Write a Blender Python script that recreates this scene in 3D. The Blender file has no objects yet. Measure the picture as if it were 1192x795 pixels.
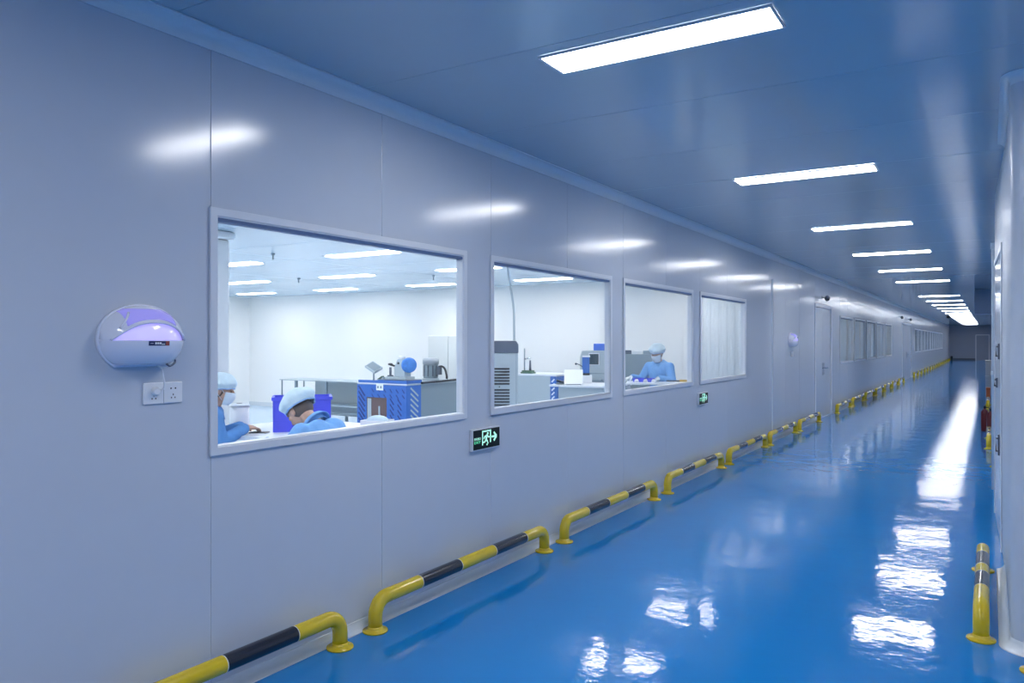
import bpy, bmesh, math, random
from mathutils import Vector, Matrix
random.seed(7)
PI = math.pi
SC = bpy.context.scene
COL = SC.collection

# ------------------------------------------------------------------ materials
def node_mat(name):
    m = bpy.data.materials.new(name); m.use_nodes = True
    nt = m.node_tree
    return m, nt, nt.nodes['Principled BSDF']

def mat(name, rgb, rough=.5, metal=0., spec=.5, noise=.0, nscale=8., bump=.0, bscale=30., emit=None, estr=0., coat=0., trans=0.):
    m, nt, b = node_mat(name)
    b.inputs['Roughness'].default_value = rough
    b.inputs['Metallic'].default_value = metal
    b.inputs['Specular IOR Level'].default_value = spec
    b.inputs['Coat Weight'].default_value = coat
    tc = nt.nodes.new('ShaderNodeTexCoord')
    nz = nt.nodes.new('ShaderNodeTexNoise'); nz.inputs['Scale'].default_value = nscale; nz.inputs['Detail'].default_value = 3
    nt.links.new(tc.outputs['Object'], nz.inputs['Vector'])
    mx = nt.nodes.new('ShaderNodeMix'); mx.data_type = 'RGBA'
    a = max(noise, .015)
    mx.inputs['A'].default_value = (*[min(1, c*(1-a)) for c in rgb], 1)
    mx.inputs['B'].default_value = (*[min(1, c*(1+a)) for c in rgb], 1)
    nt.links.new(nz.outputs['Fac'], mx.inputs['Factor'])
    nt.links.new(mx.outputs['Result'], b.inputs['Base Color'])
    if bump:
        n2 = nt.nodes.new('ShaderNodeTexNoise'); n2.inputs['Scale'].default_value = bscale; n2.inputs['Detail'].default_value = 2
        nt.links.new(tc.outputs['Object'], n2.inputs['Vector'])
        bp = nt.nodes.new('ShaderNodeBump'); bp.inputs['Strength'].default_value = 1; bp.inputs['Distance'].default_value = bump
        nt.links.new(n2.outputs['Fac'], bp.inputs['Height'])
        nt.links.new(bp.outputs['Normal'], b.inputs['Normal'])
    if emit:
        b.inputs['Emission Color'].default_value = (*emit, 1); b.inputs['Emission Strength'].default_value = estr
    return m

LAMP = (.92, .92, .93)
M = {}
M['panel'] = mat('painted_steel_panel', (.56, .605, .68), .155, spec=.5, bump=.00035, bscale=3.0)
M['cove'] = mat('white_cove_profile', (.70, .75, .80), .25)
M['ceil'] = mat('ceiling_panel', (.44, .53, .59), .13, spec=.6, bump=.0003, bscale=2.0)
M['alu'] = mat('white_aluminium', (.68, .71, .76), .3)
M['lamp'] = mat('lit_diffuser', (.9, .9, .9), .4, emit=LAMP, estr=40)
M['lab_lamp'] = mat('lit_lab_diffuser', (.9, .9, .9), .4, emit=(1.0, .93, .86), estr=28.5)
M['lab_wall'] = mat('lab_wall_panel', (.87, .87, .86), .35)
M['lab_ceil'] = mat('lab_ceiling_panel', (.62, .75, .84), .18)
M['lab_floor'] = mat('lab_floor_vinyl', (.52, .66, .82), .2)
M['yellow'] = mat('yellow_enamel', (.66, .49, .010), .22, coat=.25, noise=.08)
M['black'] = mat('black_enamel', (.012, .013, .022), .22, coat=.4)
M['band'] = mat('white_band_edge', (.8, .8, .7), .4)
M['white'] = mat('white_plastic', (.80, .82, .85), .3)
M['abs'] = mat('glossy_white_plastic', (.76, .79, .90), .18, coat=.5)
M['grey'] = mat('grey_paint', (.22, .28, .32), .4)
M['lgrey'] = mat('light_grey_paint', (.42, .49, .53), .4)
M['dgrey'] = mat('dark_grey_paint', (.09, .11, .15), .4)
M['blk'] = mat('black_plastic', (.012, .013, .016), .4)
M['blue'] = mat('blue_plastic_panel', (.03, .135, .48), .35)
M['dblue'] = mat('dark_blue_slot', (.008, .035, .2), .6)
M['violet'] = mat('violet_blue_plastic', (.09, .10, .78), .35)
M['signblue'] = mat('blue_display_panel', (.08, .2, .75), .3)
M['chrome'] = mat('brushed_metal', (.55, .58, .62), .25, metal=1)
M['steel'] = mat('steel_tank', (.45, .48, .52), .3, metal=.8)
M['brown'] = mat('brown_board', (.14, .085, .08), .5)
M['skin'] = mat('skin', (.55, .33, .24), .5, noise=.06)
M['hair'] = mat('dark_brown_hair', (.13, .09, .07), .5)
M['gown'] = mat('blue_gown_cloth', (.18, .40, .75), .8, bump=.012, bscale=14, noise=.1)
M['gownd'] = mat('deep_blue_gown_cloth', (.09, .26, .58), .8, bump=.012, bscale=14, noise=.12)
M['cap'] = mat('pale_blue_cap_cloth', (.60, .73, .80), .8, bump=.006, bscale=35, noise=.08)
M['mask'] = mat('white_mask_cloth', (.70, .78, .85), .8)
M['maskb'] = mat('blue_mask_cloth', (.30, .48, .78), .8)
M['glove'] = mat('white_glove', (.75, .78, .74), .6)
M['red'] = mat('dark_red_enamel', (.13, .012, .015), .3)
M['carton'] = mat('pale_carton', (.5, .5, .5), .7)
M['orange'] = mat('orange_plastic', (.7, .16, .04), .4)
M['paper'] = mat('white_paper', (.88, .9, .92), .6)
M['duct'] = mat('blue_grey_duct', (.32, .42, .58), .4)
M['signblk'] = mat('sign_black_face', (.002, .008, .006), .45, spec=.25)
M['signgrn'] = mat('lit_pictogram', (.3, .8, .6), .4, emit=(.55, 1, .78), estr=.72)
M['signtxt'] = mat('lit_green_letters', (.1, .6, .3), .4, emit=(.12, .75, .36), estr=.7)
M['uv'] = mat('violet_lit_window', (.62, .60, .90), .2, emit=(.50, .42, 1), estr=.58, coat=.4)
M['uv2'] = mat('violet_tinted_panel', (.42, .40, .85), .2, emit=(.33, .26, .9), estr=.30, coat=.4)
M['navy'] = mat('navy_label', (.01, .02, .10), .3)
M['stk_red'] = mat('red_label_patch', (.35, .06, .04), .4)
M['led'] = mat('socket_hole', (.01, .01, .015), .6)
M['screen'] = mat('dark_screen', (.035, .06, .07), .2)
M['curtain'] = mat('strip_curtain', (.78, .84, .88), .35)
M['yel2'] = mat('yellow_tool', (.75, .45, .05), .4)
M['green'] = mat('green_board', (.08, .16, .10), .5)
M['fanblue'] = mat('blue_hood', (.06, .22, .62), .4, noise=.35, nscale=25)

def glass_mat():
    m = bpy.data.materials.new('clear_window_glass'); m.use_nodes = True
    nt = m.node_tree; nt.nodes.clear()
    out = nt.nodes.new('ShaderNodeOutputMaterial'); mx = nt.nodes.new('ShaderNodeMixShader')
    tr = nt.nodes.new('ShaderNodeBsdfTransparent'); tr.inputs[0].default_value = (.97, .985, 1, 1)
    gl = nt.nodes.new('ShaderNodeBsdfGlossy'); gl.inputs['Roughness'].default_value = .02
    lw = nt.nodes.new('ShaderNodeLayerWeight'); lw.inputs['Blend'].default_value = .5
    pw = nt.nodes.new('ShaderNodeMath'); pw.operation = 'POWER'; pw.inputs[1].default_value = 5
    nt.links.new(lw.outputs['Facing'], pw.inputs[0])
    fr = nt.nodes.new('ShaderNodeMath'); fr.operation = 'MULTIPLY_ADD'; fr.inputs[1].default_value = .6; fr.inputs[2].default_value = .012
    nt.links.new(pw.outputs[0], fr.inputs[0])
    nt.links.new(fr.outputs[0], mx.inputs[0]); nt.links.new(tr.outputs[0], mx.inputs[1])
    nt.links.new(gl.outputs[0], mx.inputs[2]); nt.links.new(mx.outputs[0], out.inputs[0])
    return m
M['glass'] = glass_mat()
M['mgrey'] = mat('mid_grey_paint', (.34, .41, .43), .4)
M['palegrey'] = mat('pale_grey_door', (.66, .69, .69), .4)
M['rpanel'] = mat('painted_column_panel', (.55, .60, .67), .36)
M['head_shade'] = mat('dark_blue_head_shade', (.05, .11, .24), .5)  # painted shade for the underside of the window heads
M['endwall'] = mat('grey_end_wall_dimmed', (.24, .28, .36), .4)  # dimness of the far end put into a darker wall colour

def blind_mat():
    m = bpy.data.materials.new('translucent_blind'); m.use_nodes = True
    nt = m.node_tree; nt.nodes.clear()
    out = nt.nodes.new('ShaderNodeOutputMaterial'); mx = nt.nodes.new('ShaderNodeMixShader'); mx.inputs[0].default_value = .6
    a = nt.nodes.new('ShaderNodeBsdfDiffuse'); a.inputs[0].default_value = (.80, .86, .90, 1)
    b = nt.nodes.new('ShaderNodeBsdfTranslucent'); b.inputs[0].default_value = (.78, .86, .92, 1)
    nt.links.new(a.outputs[0], mx.inputs[1]); nt.links.new(b.outputs[0], mx.inputs[2]); nt.links.new(mx.outputs[0], out.inputs[0])
    return m
M['blind'] = blind_mat()

def floor_mat():
    m, nt, b = node_mat('blue_epoxy_floor')
    tc = nt.nodes.new('ShaderNodeTexCoord')
    nz = nt.nodes.new('ShaderNodeTexNoise'); nz.inputs['Scale'].default_value = .7; nz.inputs['Detail'].default_value = 4
    nt.links.new(tc.outputs['Object'], nz.inputs['Vector'])
    mx = nt.nodes.new('ShaderNodeMix'); mx.data_type = 'RGBA'
    mx.inputs['A'].default_value = (.005, .195, .53, 1); mx.inputs['B'].default_value = (.008, .225, .60, 1)
    nt.links.new(nz.outputs['Fac'], mx.inputs['Factor']); nt.links.new(mx.outputs['Result'], b.inputs['Base Color'])
    b.inputs['Roughness'].default_value = .075
    b.inputs['Specular IOR Level'].default_value = .38
    # self-levelling epoxy: broad soft undulation plus a finer orange-peel
    n1 = nt.nodes.new('ShaderNodeTexNoise'); n1.inputs['Scale'].default_value = 2.8; n1.inputs['Detail'].default_value = 1.5
    n2 = nt.nodes.new('ShaderNodeTexNoise'); n2.inputs['Scale'].default_value = 15; n2.inputs['Detail'].default_value = 2
    nt.links.new(tc.outputs['Object'], n1.inputs['Vector']); nt.links.new(tc.outputs['Object'], n2.inputs['Vector'])
    b1 = nt.nodes.new('ShaderNodeBump'); b1.inputs['Strength'].default_value = 1; b1.inputs['Distance'].default_value = .0036
    b2 = nt.nodes.new('ShaderNodeBump'); b2.inputs['Strength'].default_value = 1; b2.inputs['Distance'].default_value = .0010
    nt.links.new(n1.outputs['Fac'], b1.inputs['Height']); nt.links.new(n2.outputs['Fac'], b2.inputs['Height'])
    nt.links.new(b1.outputs['Normal'], b2.inputs['Normal']); nt.links.new(b2.outputs['Normal'], b.inputs['Normal'])
    return m
M['floor'] = floor_mat()

# ------------------------------------------------------------------ mesh builder
class MB:
    def __init__(s): s.v = []; s.f = []; s.mi = []; s.sm = []
    def add(s, vs, fs, mi=0, smooth=False, T=None):
        o = len(s.v)
        for p in vs:
            p = Vector(p)
            s.v.append(tuple(T @ p) if T else tuple(p))
        for f in fs:
            s.f.append([i+o for i in f]); s.mi.append(mi); s.sm.append(smooth)
        return s
    def box(s, x0, x1, y0, y1, z0, z1, mi=0, T=None):
        vs = [(x0,y0,z0),(x1,y0,z0),(x1,y1,z0),(x0,y1,z0),(x0,y0,z1),(x1,y0,z1),(x1,y1,z1),(x0,y1,z1)]
        return s.add(vs, [(0,3,2,1),(4,5,6,7),(0,1,5,4),(1,2,6,5),(2,3,7,6),(3,0,4,7)], mi, False, T)
    def prism(s, poly, axis, a, b, mi=0, T=None, smooth=False):
        """poly: 2D outline; axis: 'x' (poly in y,z), 'y' (x,z), 'z' (x,y)."""
        def p3(q, t): return {'x': (t,q[0],q[1]), 'y': (q[0],t,q[1]), 'z': (q[0],q[1],t)}[axis]
        n = len(poly)
        s.add([p3(q,a) for q in poly]+[p3(q,b) for q in poly], [list(range(n))[::-1], list(range(n,2*n))], mi, False, T)
        s.add([p3(q,a) for q in poly]+[p3(q,b) for q in poly], [(i,(i+1)%n,n+(i+1)%n,n+i) for i in range(n)], mi, smooth, T)
        return s
    def tube(s, path, r, n=14, mi=0, mis=None, cap=True, T=None):
        P = [Vector(p) for p in path]; m = len(P)
        rr = r if isinstance(r, (list, tuple)) else [r]*m
        tang = []
        for i in range(m):
            t = (P[min(i+1,m-1)]-P[i]).normalized()+(P[i]-P[max(i-1,0)]).normalized() if 0 < i < m-1 else (P[min(i+1,m-1)]-P[max(i-1,0)])
            tang.append(t.normalized())
        up = Vector((0,0,1)) if abs(tang[0].z) < .9 else Vector((1,0,0))
        u = (up-tang[0]*up.dot(tang[0])).normalized()
        vs = []
        for i in range(m):
            u = (u-tang[i]*u.dot(tang[i])).normalized(); w = tang[i].cross(u)
            for k in range(n):
                a = 2*PI*k/n
                vs.append(P[i]+(u*math.cos(a)+w*math.sin(a))*rr[i])
        o = len(s.v)
        for p in vs: s.v.append(tuple(T @ p) if T else tuple(p))
        for i in range(m-1):
            for k in range(n):
                a = i*n+k; b2 = i*n+(k+1)%n
                s.f.append([o+a,o+b2,o+b2+n,o+a+n]); s.mi.append(mis[i] if mis else mi); s.sm.append(True)
        if cap:
            s.f.append([o+k for k in range(n)][::-1]); s.mi.append(mis[0] if mis else mi); s.sm.append(False)
            s.f.append([o+(m-1)*n+k for k in range(n)]); s.mi.append(mis[-1] if mis else mi); s.sm.append(False)
        return s
    def lathe(s, prof, c=(0,0,0), n=24, mi=0, T=None, mis=None, smooth=True):
        """prof: [(r,z)...] about z."""
        o = len(s.v)
        for r, z in prof:
            for k in range(n):
                a = 2*PI*k/n
                p = Vector((c[0]+r*math.cos(a), c[1]+r*math.sin(a), c[2]+z))
                s.v.append(tuple(T @ p) if T else tuple(p))
        for i in range(len(prof)-1):
            for k in range(n):
                a = i*n+k; b = i*n+(k+1)%n
                s.f.append([o+a,o+b,o+b+n,o+a+n]); s.mi.append(mis[i] if mis else mi); s.sm.append(smooth)
        s.f.append([o+k for k in range(n)][::-1]); s.mi.append(mis[0] if mis else mi); s.sm.append(False)
        e = (len(prof)-1)*n
        s.f.append([o+e+k for k in range(n)]); s.mi.append(mis[-1] if mis else mi); s.sm.append(False)
        return s
    def ball(s, c, r, nu=16, nv=10, mi=0, T=None):
        rx, ry, rz = r if isinstance(r, (tuple, list)) else (r,r,r)
        prof = []
        o = len(s.v)
        for j in range(nv+1):
            th = PI*(.001+.998*j/nv)
            for k in range(nu):
                a = 2*PI*k/nu
                p = Vector((c[0]+rx*math.sin(th)*math.cos(a), c[1]+ry*math.sin(th)*math.sin(a), c[2]-rz*math.cos(th)))
                s.v.append(tuple(T @ p) if T else tuple(p))
        for j in range(nv):
            for k in range(nu):
                a = j*nu+k; b = j*nu+(k+1)%nu
                s.f.append([o+a,o+b,o+b+nu,o+a+nu]); s.mi.append(mi); s.sm.append(True)
        s.f.append([o+k for k in range(nu)][::-1]); s.mi.append(mi); s.sm.append(True)
        s.f.append([o+nv*nu+k for k in range(nu)]); s.mi.append(mi); s.sm.append(True)
        return s
    def cone(s, p0, r0, p1, r1, n=14, T=None):
        """round cone: tapered limb segment with ball ends."""
        p0 = Vector(p0); p1 = Vector(p1)
        s.tube([p0, p1], [r0, r1], n, T=T); s.ball(p0, r0, 12, 8, T=T); s.ball(p1, r1, 12, 8, T=T)
        return s
    def build(s, name, mats, parent=None, bevel=0, bseg=2):
        me = bpy.data.meshes.new(name)
        me.from_pydata(s.v, [], s.f)
        mats = mats if isinstance(mats, (list, tuple)) else [mats]
        for m in mats: me.materials.append(M[m] if isinstance(m, str) else m)
        for p, mi, sm in zip(me.polygons, s.mi, s.sm): p.material_index = mi; p.use_smooth = sm
        bm = bmesh.new(); bm.from_mesh(me)
        bmesh.ops.remove_doubles(bm, verts=bm.verts, dist=1e-5)
        bmesh.ops.recalc_face_normals(bm, faces=bm.faces)
        bm.to_mesh(me); bm.free()
        o = bpy.data.objects.new(name, me); COL.objects.link(o)
        if parent: o.parent = parent
        if bevel:
            b = o.modifiers.new('edge', 'BEVEL'); b.width = bevel; b.segments = bseg; b.limit_method = 'ANGLE'; b.angle_limit = math.radians(40)
            b.harden_normals = False
        return o

def empty(name, label, cat, loc=(0,0,0), rz=0, group=None):
    o = bpy.data.objects.new(name, None); COL.objects.link(o); o.empty_display_size = .1
    o.location = loc; o.rotation_euler = (0,0,rz)
    return tag(o, label, cat, group)
def tag(o, label, cat, group=None):
    o['label'] = label; o['category'] = cat; o['kind'] = 'thing'
    if group: o['group'] = group
    return o
def struct(o, label, cat):
    o['label'] = label; o['category'] = cat; o['kind'] = 'structure'
    return o
def copy_tree(o, parent=None):
    c = o.copy(); COL.objects.link(c)
    if parent: c.parent = parent
    for ch in list(o.children): copy_tree(ch, c)
    return c
ORD = ('first second third fourth fifth sixth seventh eighth ninth tenth eleventh twelfth thirteenth fourteenth fifteenth sixteenth '
       'seventeenth eighteenth nineteenth twentieth twenty-first twenty-second twenty-third twenty-fourth twenty-fifth twenty-sixth').split()

# ------------------------------------------------------------------ dimensions (metres)
XW = -2.86            # face of the left wall
ZC = 2.87             # corridor ceiling
YE = 74.0             # end wall
LZ = 2.593            # laboratory ceiling
LX, LY = -15.2, 12.4  # laboratory far side, laboratory end wall
S0, SP = 2.128, 1.1   # first panel joint, panel pitch
WB, WT = 1.052, 2.106 # window sill / head
WIN = [(2.130, 4.018), (4.322, 6.250), (6.524, 8.452), (8.726, 10.68)]
WIN2 = [(18.56+2.2*i, 18.56+2.2*i+1.93) for i in range(5)]
WIN3 = [(38.9+2.2*i, 38.9+2.2*i+1.93) for i in range(11)]
D1 = (15.66, 17.46); D2 = (33.0, 37.1); DH = 2.26

# ------------------------------------------------------------------ setting: floor, ceilings
struct(MB().box(XW-.0, .2, -8, YE+.2, -.1, 0).box(.2, 3.0, -8, 4.7, -.1, 0).build('floor', 'floor'),
       'glossy blue epoxy corridor floor reflecting the ceiling lights', 'floor')
struct(MB().box(LX-.1, XW-.0005, -1.1, LY+.1, -.1, 0).build('floor_lab', 'lab_floor'),
       'pale blue floor of the laboratory behind the windows', 'floor')
struct(MB().box(-9, XW-.0005, LY+.1, 70, -.1, 0).build('floor_side_rooms', 'lab_floor'),
       'pale blue floor of the rooms behind the far windows', 'floor')

LAMPY = [3.23+3.2*i for i in range(22) if i != 6]
LAMPX = (-1.78, -.74); LW = .226
cb = MB()
y = -8.1 + (4.12+8.1) % SP - SP
yy = []
while y < YE+.2: yy.append(y); y += SP
for a in yy:
    z = ZC + random.uniform(-.0004, .0004); t = random.uniform(-.0008, .0008)
    x1 = 3.0 if a < 4.6 else .25
    vs = [(XW-.1,a+.002,z),(x1,a+.002,z),(x1,a+SP-.002,z+t),(XW-.1,a+SP-.002,z+t)]
    vs += [(p[0],p[1],ZC+.06) for p in vs]
    cb.add(vs, [(0,1,2,3),(4,7,6,5),(0,4,5,1),(1,5,6,2),(2,6,7,3),(3,7,4,0)])
struct(cb.build('ceiling', 'ceil', bevel=.002, bseg=1), 'blue grey glossy panelled corridor ceiling', 'ceiling')
struct(MB().box(LX-.1, XW-.05, -1.1, LY+.1, LZ+.021, LZ+.06).build('slab_backing_lab', 'dgrey'), 'backing above the laboratory ceiling panels', 'ceiling')
lc = MB()
for i in range(-1, 6):
    x1 = -7.6 - 2.4*(i-1); x0 = x1-2.4
    x0, x1 = max(x0, LX-.1), min(x1, XW-.05)
    if x1 <= x0: continue
    for k in range(12):
        a = -1.1+1.15*k; lc.box(x0+.006, x1-.006, a+.004, min(a+1.146, LY+.1), LZ, LZ+.02)
struct(lc.build('ceiling_lab', 'lab_ceil', bevel=.002, bseg=1), 'pale blue laboratory ceiling seen through the windows', 'ceiling')

# ------------------------------------------------------------------ setting: left wall of C-shaped panels
wl = MB()
def joint(y, zb=0, zt=ZC): wl.box(XW-.04, XW-.0018, y-G+.0001, y+G-.0001, zb, zt, 1)
def panel(poly, y0, y1):
    """one panel: poly in (y, z), tilted by a fraction of a degree like a real clip-in panel."""
    t = random.uniform(-.0010, .0010); o = 0.0
    yc = (y0+y1)/2
    n = len(poly)
    F = [(XW-o+t*(p[0]-yc), p[0], p[1]) for p in poly]
    B = [(XW-.042, p[0], p[1]) for p in poly]
    wl.add(F+B, [list(range(n)), list(range(n,2*n))[::-1]] + [(i,n+i,n+(i+1)%n,(i+1)%n) for i in range(n)])
G = .0018
holes = [(a,b,WB,WT) for a,b in WIN+WIN2+WIN3] + [(D1[0],D1[1],0,DH),(D2[0],D2[1],0,DH)]
breaks = [S0+SP*k for k in range(-10, 12)]           # up to 14.2
breaks += [D1[0], D1[1]] + [18.56+1.1*k for k in range(0, 13)] + [D2[0], D2[1], 38.0] + [38.9+1.1*k for k in range(0, 32)] + [YE]
breaks = sorted(b for b in breaks if b <= YE)
for y0, y1 in zip(breaks, breaks[1:]):
    if y1-y0 < .02: continue
    a, b = y0+G, y1-G
    cut = None
    for h in holes:
        lo, hi = max(h[0], a), min(h[1], b)
        if hi-lo > .05: cut = (lo if lo-a > .03 else a, hi if b-hi > .03 else b, h[2], h[3]); break
    jz = cut and cut[0] <= a
    if y0 > D1[1]+.01 or y0 < D1[0]-.01:
        if jz: joint(y0, 0, cut[2]-.02) if cut[2] > 0 else None; joint(y0, cut[3]+.02)
        else: joint(y0)
    if not cut: panel([(a,0),(b,0),(b,ZC),(a,ZC)], a, b); continue
    w0, w1, zb, zt = cut
    if w0 <= a and w1 >= b:
        if zb > 0: panel([(a,0),(b,0),(b,zb),(a,zb)], a, b)
        panel([(a,zt),(b,zt),(b,ZC),(a,ZC)], a, b)
    elif w0 <= a:
        panel([(a,0),(b,0),(b,ZC),(a,ZC),(a,zt),(w1,zt),(w1,zb),(a,zb)], a, b)
    else:
        panel([(a,0),(b,0),(b,zb),(w0,zb),(w0,zt),(b,zt),(b,ZC),(a,ZC)], a, b)
struct(wl.build('wall_left', ['panel', 'alu'], bevel=.0022, bseg=2), 'long pale blue grey panel wall with windows on the left', 'wall')

# coves where the left wall meets floor and ceiling
def quarter(cx, cz, r, a0, a1, n=8): return [(cx+r*math.cos(a0+(a1-a0)*i/n), cz+r*math.sin(a0+(a1-a0)*i/n)) for i in range(n+1)]
def cove(y0, y1, name, r=.045):
    pts = [(XW+.0005, 0)] + [(XW+r+.004, 0), (XW+r+.004, .004)] + quarter(XW+r+.004, r+.004, r, -PI/2, -PI, 8)[1:] + [(XW+.0005, r+.006)]
    o = MB().prism(pts, 'y', y0, y1).build(name, 'cove')
    return struct(o, 'pale cove skirting along the foot of the left wall', 'skirting')
cove(-8, D1[0], 'baseboard_left'); cove(D1[1], D2[0], 'baseboard_left.001'); cove(D2[1], YE, 'baseboard_left.002')
r = .075
pts = [(XW+.0005, ZC-.0012), (XW+.0005, ZC-r)] + quarter(XW+r, ZC-r, r-.008, PI, PI/2, 8) + [(XW+r, ZC-.0012)]
struct(MB().prism(pts, 'y', -8, YE).build('trim_1', 'cove'), 'pale cove moulding along the left edge of the corridor ceiling', 'moulding')

# ------------------------------------------------------------------ windows
def window(n, y0, y1, label):
    fw = .030
    fr = MB()
    def ring(xa, xb, o, i):
        A = [(y0+o, WB+o), (y1-o, WB+o), (y1-o, WT-o), (y0+o, WT-o)]
        Bq = [(y0+i, WB+i), (y1-i, WB+i), (y1-i, WT-i), (y0+i, WT-i)]
        for k in range(4):
            j = (k+1) % 4
            q = [A[k], A[j], Bq[j], Bq[k]]
            fr.add([(xa,*p) for p in q]+[(xb,*p) for p in q], [(0,1,2,3),(7,6,5,4),(0,4,5,1),(1,5,6,2),(2,6,7,3),(3,7,4,0)])
    ring(XW+.014, XW+.001, -.012, fw-.006)
    ring(XW+.008, XW-.044, .0035, fw)
    root = fr.build('window_%d' % n, 'alu', bevel=.003, bseg=2)
    struct(root, label, 'window')
    for k, x in enumerate((XW-.020, XW-.040)):
        if k and n > 4: continue
        MB().box(x-.003, x+.003, y0+fw-.004, y1-fw+.004, WB+fw-.004, WT-fw-.013).build('pane', 'glass', root)
    MB().box(XW-.043, XW+.006, y0+fw-.002, y1-fw+.002, WT-fw-.015, WT-fw+.002).build('head_shade_strip', 'head_shade', root)  # dark strip standing in for the shaded reveal under the head
    return root
WL = ['largest and nearest white framed window looking into the laboratory with two seated workers',
      'second white framed window, showing the vented grey cabinet and machines',
      'third white framed window, showing the standing worker in blue',
      'fourth white framed window, showing a pale strip curtain']
n = 1
for (a, b), l in zip(WIN, WL): window(n, a, b, l); n += 1
for i, (a, b) in enumerate(WIN2): window(n, a, b, '%s white framed window past the first door, blinds closed' % ORD[i]); n += 1
for i, (a, b) in enumerate(WIN3): window(n, a, b, '%s white framed window past the second door in the far corridor' % ORD[i]); n += 1
def blinds(a, b, label, group):
    m = MB(); k = 0; yy = a+.04
    while yy < b-.10:
        m.box(XW-.150, XW-.147, yy, yy+.088, WB-.05, WT+.02, T=Matrix.Translation((XW-.148, yy+.044, 0)) @ Matrix.Rotation(.35, 4, 'Z') @ Matrix.Translation((-(XW-.148), -(yy+.044), 0)))
        yy += .085
    root = empty('vertical_blind', label, 'blind', (0,0,0), group=group)
    root.location = (XW-.148, (a+b)/2, WT+.03)
    o = m.build('slats', 'blind', root); o.matrix_parent_inverse = Matrix.Translation(root.location).inverted()
    o2 = MB().box(XW-.17, XW-.125, a, b, WT+.02, WT+.06).build('head_rail', 'white', root); o2.matrix_parent_inverse = Matrix.Translation(root.location).inverted()
for i, (a, b) in enumerate(WIN2): blinds(a, b, 'pale vertical blind closed behind the %s window past the first door' % ORD[i], 'blinds past the first door')
for i, (a, b) in enumerate(WIN3): blinds(a, b, 'pale vertical blind closed behind the %s window past the second door' % ORD[i], 'blinds past the second door')

# ------------------------------------------------------------------ doors in the left wall
def double_door(n, y0, y1, label):
    fr = MB(); w = .05
    for q in ((y0-.02, y0+w, 0, DH+.02), (y1-w, y1+.02, 0, DH+.02)): fr.box(XW-.056, XW+.012, q[0], q[1], q[2], q[3])
    fr.box(XW-.056, XW+.012, y0+w, y1-w, DH-.045, DH+.02)
    root = fr.build('door_%d' % n, 'alu', bevel=.003); struct(root, label, 'door')
    ym = (y0+y1)/2
    for s, (a, b) in enumerate(((y0+w+.004, ym-.003), (ym+.003, y1-w-.004))):
        lf = MB().box(XW-.055, XW-.012, a, b, .008, DH-.05).build('leaf', 'panel', root, bevel=.003)
        hy = b-.06 if s == 0 else a+.06
        d = -1 if s == 0 else 1
        MB().box(XW-.012, XW-.004, hy-.022, hy+.022, .86, 1.10).tube([(XW-.004,hy,1.0),(XW+.045,hy,1.0),(XW+.05,hy+d*.01,1.0),(XW+.05,hy+d*.12,1.0)], .009, 10).build('handle', 'chrome', lf, bevel=.001)
    return root
double_door(1, *D1, 'pale grey double door in the left wall after the fourth window')
double_door(2, *D2, 'wide pale double door far down the left wall with a bright jamb')

# ------------------------------------------------------------------ laboratory shell behind the left wall
struct(MB().box(LX-.1, XW-.05, LY, LY+.1, 0, ZC).build('wall_lab_end', 'lab_wall'), 'white end wall of the laboratory', 'wall')
struct(MB().box(LX-.1, LX, -1.1, LY, 0, ZC).build('wall_lab_back', 'lab_wall'), 'white far side wall of the laboratory', 'wall')
struct(MB().box(LX, XW-.05, -1.1, -1.0, 0, ZC).build('wall_lab_near', 'lab_wall'), 'white near wall of the laboratory', 'wall')
struct(MB().box(-6.62, -6.22, 4.45, 4.85, 0, LZ-.075).box(-6.66, -6.18, 4.41, 4.89, LZ-.075, LZ-.001).build('pillar_lab', 'lab_wall', bevel=.03, bseg=3),
       'white clad pillar with a capital at the left edge of the largest window', 'pillar')
pts = [(LX, 0), (LY, 0)]
struct(MB().box(LX+.001, XW-.11, LY-.012, LY-.001, 0, .09).build('baseboard_lab', 'cove'), 'low skirting along the laboratory end wall', 'skirting')
# rooms behind the far windows
struct(MB().box(-9, XW-.05, LY+.1, 34.9, 2.593, 2.65).build('ceiling_side_room', 'lab_ceil'), 'ceiling of the room behind the windows past the first door', 'ceiling')
struct(MB().box(-9.1, -9, LY+.1, 70, 0, ZC).build('wall_side_rooms', 'lab_wall'), 'far wall of the rooms behind the distant windows', 'wall')
struct(MB().box(-9, XW-.05, 35, 35.1, 0, ZC).build('wall_between_rooms', 'lab_wall'), 'partition between the distant side rooms', 'wall')
struct(MB().box(-9, XW-.05, 70, 70.1, 0, ZC).build('wall_side_room_end', 'lab_wall'), 'end wall of the most distant side room', 'wall')
struct(MB().box(-9, XW-.05, 35.1, 70, 2.593, 2.65).build('ceiling_far_room', 'lab_ceil'), 'ceiling of the room behind the windows past the second door', 'ceiling')

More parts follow.
